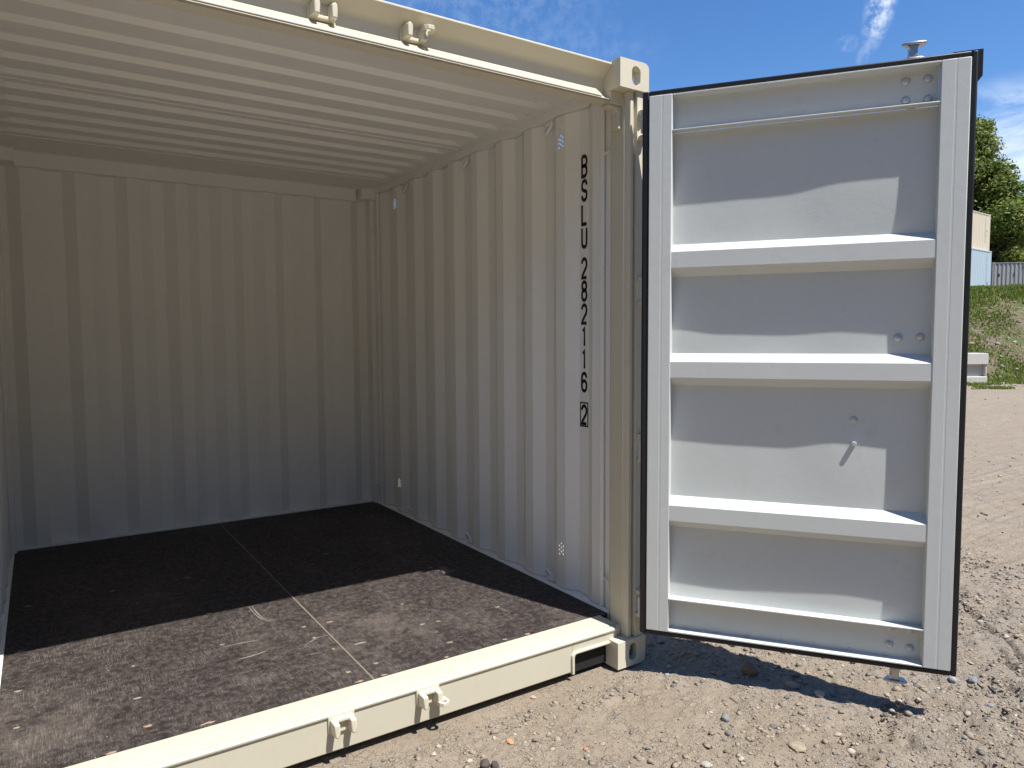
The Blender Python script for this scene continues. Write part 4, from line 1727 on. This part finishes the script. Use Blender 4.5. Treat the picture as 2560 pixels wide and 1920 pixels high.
def base_at(px, dep, z):
    """point at depth `dep` under pixel column px with height z"""
    f_h = fw + rt * ((px - 1280) / FPX)
    p = CAM_LOC + f_h * dep
    # move along the image's up axis until the height fits
    t = (z - p.z) / up.z
    return p + up * t


def stack_box(px_r, dep, z, ang, length, mat, label, marks=None):
    p = base_at(px_r, dep, z)
    d = (AX_R * math.cos(ang) + AX_F * math.sin(ang)).normalized()
    q = p - d * length
    return far_box((q.x, q.y, z), math.atan2(d.y, d.x), length, mat, label, marks)


def col_marks(L, x_off, z0, z1, n, w, extra=()):
    m = []
    for k in range(n):
        z = z1 - (z1 - z0) * (k + 1) / n
        m.append(('mark', L - x_off, z, w, (z1 - z0) / n * 0.62))
    return m + list(extra)


mk = col_marks(6.058, 0.86, 0.55, 2.30, 14, 0.05, [('mark', 5.46, 1.32, 0.07, 0.16), ('mark', 5.46, 1.02, 0.05, 0.10)])
stack_box(2473.5, 50.3, Z_BLUE + 2.592, math.radians(38), 6.058, 'far_cream', 'cream shipping container stacked on top of a pale blue one', mk)
mk = col_marks(6.058, 0.86, 0.25, 2.30, 15, 0.05, [('sticker', 5.44, 1.15, 0.10, 0.18), ('mark', 5.42, 0.25, 0.09, 0.22)])
stack_box(2476.0, 50.0, Z_BLUE, math.radians(38), 6.058, 'far_blue', 'pale blue shipping container carrying a cream one on its roof', mk)
gb = base_at(2478.0, 52.0, 4.05)
gd = (AX_R * math.cos(math.radians(-9)) + AX_F * math.sin(math.radians(-9))).normalized()
GREY = far_box((gb.x, gb.y, 4.05), math.atan2(gd.y, gd.x), 12.19, 'far_grey', 'weathered grey shipping container parked end on beside the blue one', [('mark', 0.40, 1.55, 0.12, 0.22), ('mark', 1.43, 1.55, 0.06, 0.30), ('mark', 1.50, 0.5, 0.1, 0.18)])
for i, ch in enumerate('KCCU 10'):
    if ch == ' ':
        continue
    mb = MB()

    def place(x, z, i=i):
        return (1.98 + 0.145 * i + x * 0.085, 0.0165, 2.10 + z / 2 * 0.19)
    glyph(mb, ch, place, 0.16)
    mb.build('letter', 'lettering', GREY, fix=False)


# concrete barrier at the foot of the bank
def build_barrier():
    # local: x along its length, right end at x=0; y away from the viewer; z up
    p = base_at(2468.0, 20.9, 0.0)
    ang = math.radians(6)
    d = (AX_R * math.cos(ang) + AX_F * math.sin(ang)).normalized()
    e = empty('concrete_barrier', (p.x, p.y, 0.02), math.atan2(d.y, d.x))
    tag(e, 'pale concrete barrier with a recessed middle at the foot of the weedy bank', 'barrier')
    Lb = 3.0
    MB().prism([(-Lb, 0.0), (0.0, 0.0), (0.0, 0.5), (-Lb, 0.5)], 'z', -0.02, 0.20).build('base', 'concrete', e, 0.02)
    r = 0.06
    top = [(-Lb, 0.55), (0.02, 0.55), (0.02, 0.88 - r)] + [(0.02 - r + r * math.cos(a), 0.88 - r + r * math.sin(a)) for a in np.linspace(0, math.pi / 2, 6)][1:] + [(-Lb, 0.88)]
    MB().prism(top, 'y', 0.0, 0.5).build('cap', 'concrete', e, 0.015)
    MB().box(-Lb + 0.04, -0.055, 0.14, 0.46, 0.199, 0.551).build('core', 'concrete', e, 0.01)
    MB().box(-0.0505, -0.005, 0.03, 0.47, 0.2005, 0.5495).build('end_rib', 'concrete', e, 0.012)


build_barrier()


# trees
def tree(name, loc, height, radius, n_leaf, label, seed, pal, leaf=0.20, low=0.12, lobes=34):
    rg = np.random.default_rng(seed)
    e = empty(name, loc)
    tag(e, label, 'tree', 'trees behind the containers')
    # trunk and limbs
    tb = MB()
    pts = [(0, 0, -0.5)]
    for k in range(1, 7):
        pts.append((rg.normal(0, 0.12), rg.normal(0, 0.12), height * 0.75 * k / 6))
    tb.tube(pts, [radius * 0.085 * (1 - 0.13 * k) for k in range(7)], 10)
    limb_ends = []
    for k in range(14):
        zb = height * rg.uniform(0.15, 0.65)
        a = rg.uniform(0, 6.283)
        ln_ = radius * rg.uniform(0.5, 0.95) * (1.1 - 0.6 * zb / height)
        p0 = Vector((0, 0, zb))
        p2 = Vector((math.cos(a) * ln_, math.sin(a) * ln_, zb + ln_ * rg.uniform(0.25, 0.7)))
        p1 = (p0 + p2) / 2 + Vector((0, 0, -0.1 * ln_))
        tb.tube([p0, p1, p2], [radius * 0.032, radius * 0.022, radius * 0.010], 6)
        limb_ends.append(p2)
    tb.build('trunk', 'bark', e)
    # crown: clumps at the crown's surface and inside; leaves are small quads
    cl = []
    for k in range(lobes):
        u = rg.uniform(low, 1.0)
        prof = math.sin(math.pi * min(1, (u - low) / (1 - low) * 0.86 + 0.14)) ** 0.6
        a = rg.uniform(0, 6.283)
        rad = radius * prof * rg.uniform(0.08, 0.95)
        cl.append((rad * math.cos(a), rad * math.sin(a), height * u * 0.96, radius * rg.uniform(0.16, 0.36)))
    cl = np.array(cl)
    pick = rg.choice(len(cl), n_leaf, p=cl[:, 3] ** 2 / (cl[:, 3] ** 2).sum())
    d = rg.standard_normal((n_leaf, 3))
    d /= np.linalg.norm(d, axis=1)[:, None]
    rr = cl[pick, 3] * rg.uniform(0.25, 1.0, n_leaf) ** 0.45 * (1 + 0.25 * rg.standard_normal(n_leaf).clip(-1.5, 1.8))
    C = cl[pick, :3] + d * rr[:, None] * np.array([1, 1, 0.8])
    # twig sprays: gather leaves to little bunches
    bun = np.floor(C / 0.5)
    C = C * 0.8 + (bun + 0.5 + 0.35 * np.sin(bun * 12.9898 + bun[:, [1, 2, 0]] * 78.2)) * 0.5 * 0.2
    nrm = d + 0.9 * rg.standard_normal((n_leaf, 3)) + np.array([0, 0, 0.4])
    nrm /= np.linalg.norm(nrm, axis=1)[:, None]
    t = np.cross(nrm, rg.standard_normal((n_leaf, 3)))
    t /= np.linalg.norm(t, axis=1)[:, None]
    b = np.cross(nrm, t)
    s = leaf * rg.uniform(0.6, 1.3, n_leaf)[:, None]
    V = np.stack([C - t * s * 0.9, C - b * s * 0.42 + t * s * 0.1, C + t * s, C + b * s * 0.42 + t * s * 0.1], 1).reshape(-1, 3)
    F = (np.arange(n_leaf) * 4)[:, None] + np.array([0, 1, 2, 3])[None]
    pal = np.array(pal)
    clump_tone = rg.uniform(0.85, 1.15, len(cl))[pick]
    c = pal[rg.choice(len(pal), n_leaf)] * (clump_tone * rg.uniform(0.8, 1.2, n_leaf))[:, None]
    o = np_mesh('crown', V, F, 'leaves', np.repeat(c, 4, 0))
    o.parent = e
    return e


GREENS = [(0.14, 0.185, 0.036), (0.18, 0.22, 0.046), (0.10, 0.145, 0.03), (0.215, 0.22, 0.06)]
DARKG = [(0.035, 0.06, 0.02), (0.05, 0.08, 0.025), (0.03, 0.05, 0.02)]


def tree_at(px, dep, z, **kw):
    p = base_at(px, dep, z)
    return tree(loc=(p.x, p.y, z), **kw)


tree_at(2425, 59.0, 4.5, name='broadleaf_tree', height=14.2, radius=4.6, n_leaf=95000, label='tall bright green broadleaf tree rising behind the stacked containers', seed=5, pal=GREENS, lobes=62, leaf=0.17, low=0.04)
tree_at(2495, 57.0, 4.4, name='broadleaf_tree', height=6.8, radius=2.3, n_leaf=26000, label='lower yellow green bushy tree just above the grey container', seed=8, pal=[(0.22, 0.235, 0.05), (0.175, 0.21, 0.042), (0.24, 0.24, 0.065)], lobes=24, leaf=0.15, low=0.05)
tree_at(2610, 68.0, 4.6, name='broadleaf_tree', height=11.0, radius=5.0, n_leaf=38000, label='dark green shaded tree farther back beside the bright one', seed=12, pal=DARKG, lobes=36, leaf=0.2, low=0.05)
tree_at(2250, 70.0, 4.6, name='broadleaf_tree', height=12.0, radius=5.0, n_leaf=30000, label='green tree hidden mostly behind the open door', seed=15, pal=GREENS, lobes=34, leaf=0.22)


# unseen ring of trees added to block low sky and darken the interior
def sky_blocker_trees():
    n = 30000
    rg = np.random.default_rng(77)
    nt_ = 64
    ang = np.radians(np.linspace(112, 338, nt_) + rg.uniform(-1.2, 1.2, nt_))
    rad = rg.uniform(28, 34, nt_)
    hh = rg.uniform(12, 17, nt_)
    k = rg.integers(0, nt_, n)
    u = rg.uniform(0.0, 1.0, n)
    a = rg.uniform(0, 6.283, n)
    w = 3.4 * np.sin(np.pi * np.clip(0.25 + 0.72 * u, 0, 1)) ** 0.7 * np.sqrt(rg.uniform(0.1, 1.0, n))
    C = np.stack([rad[k] * np.cos(ang[k]) + w * np.cos(a), rad[k] * np.sin(ang[k]) + w * np.sin(a), u * hh[k]], 1)
    d = rg.standard_normal((n, 3)) + np.array([0, 0, 0.5])
    d /= np.linalg.norm(d, axis=1)[:, None]
    t = np.cross(d, rg.standard_normal((n, 3)))
    t /= np.linalg.norm(t, axis=1)[:, None]
    b = np.cross(d, t)
    sz = rg.uniform(0.35, 0.8, n)[:, None]
    V = np.stack([C - t * sz, C - b * sz * 0.6, C + t * sz, C + b * sz * 0.6], 1).reshape(-1, 3)
    F = (np.arange(n) * 4)[:, None] + np.array([0, 1, 2, 3])[None]
    c = np.array(GREENS)[rg.choice(4, n)] * rg.uniform(0.55, 0.92, (n, 1))
    o = np_mesh('sky_blocker_trees', V, F, 'leaves', np.repeat(c, 4, 0))
    tag(o, 'unseen mass of green foliage added behind the camera to block low sky', None, None, 'stuff')


sky_blocker_trees()
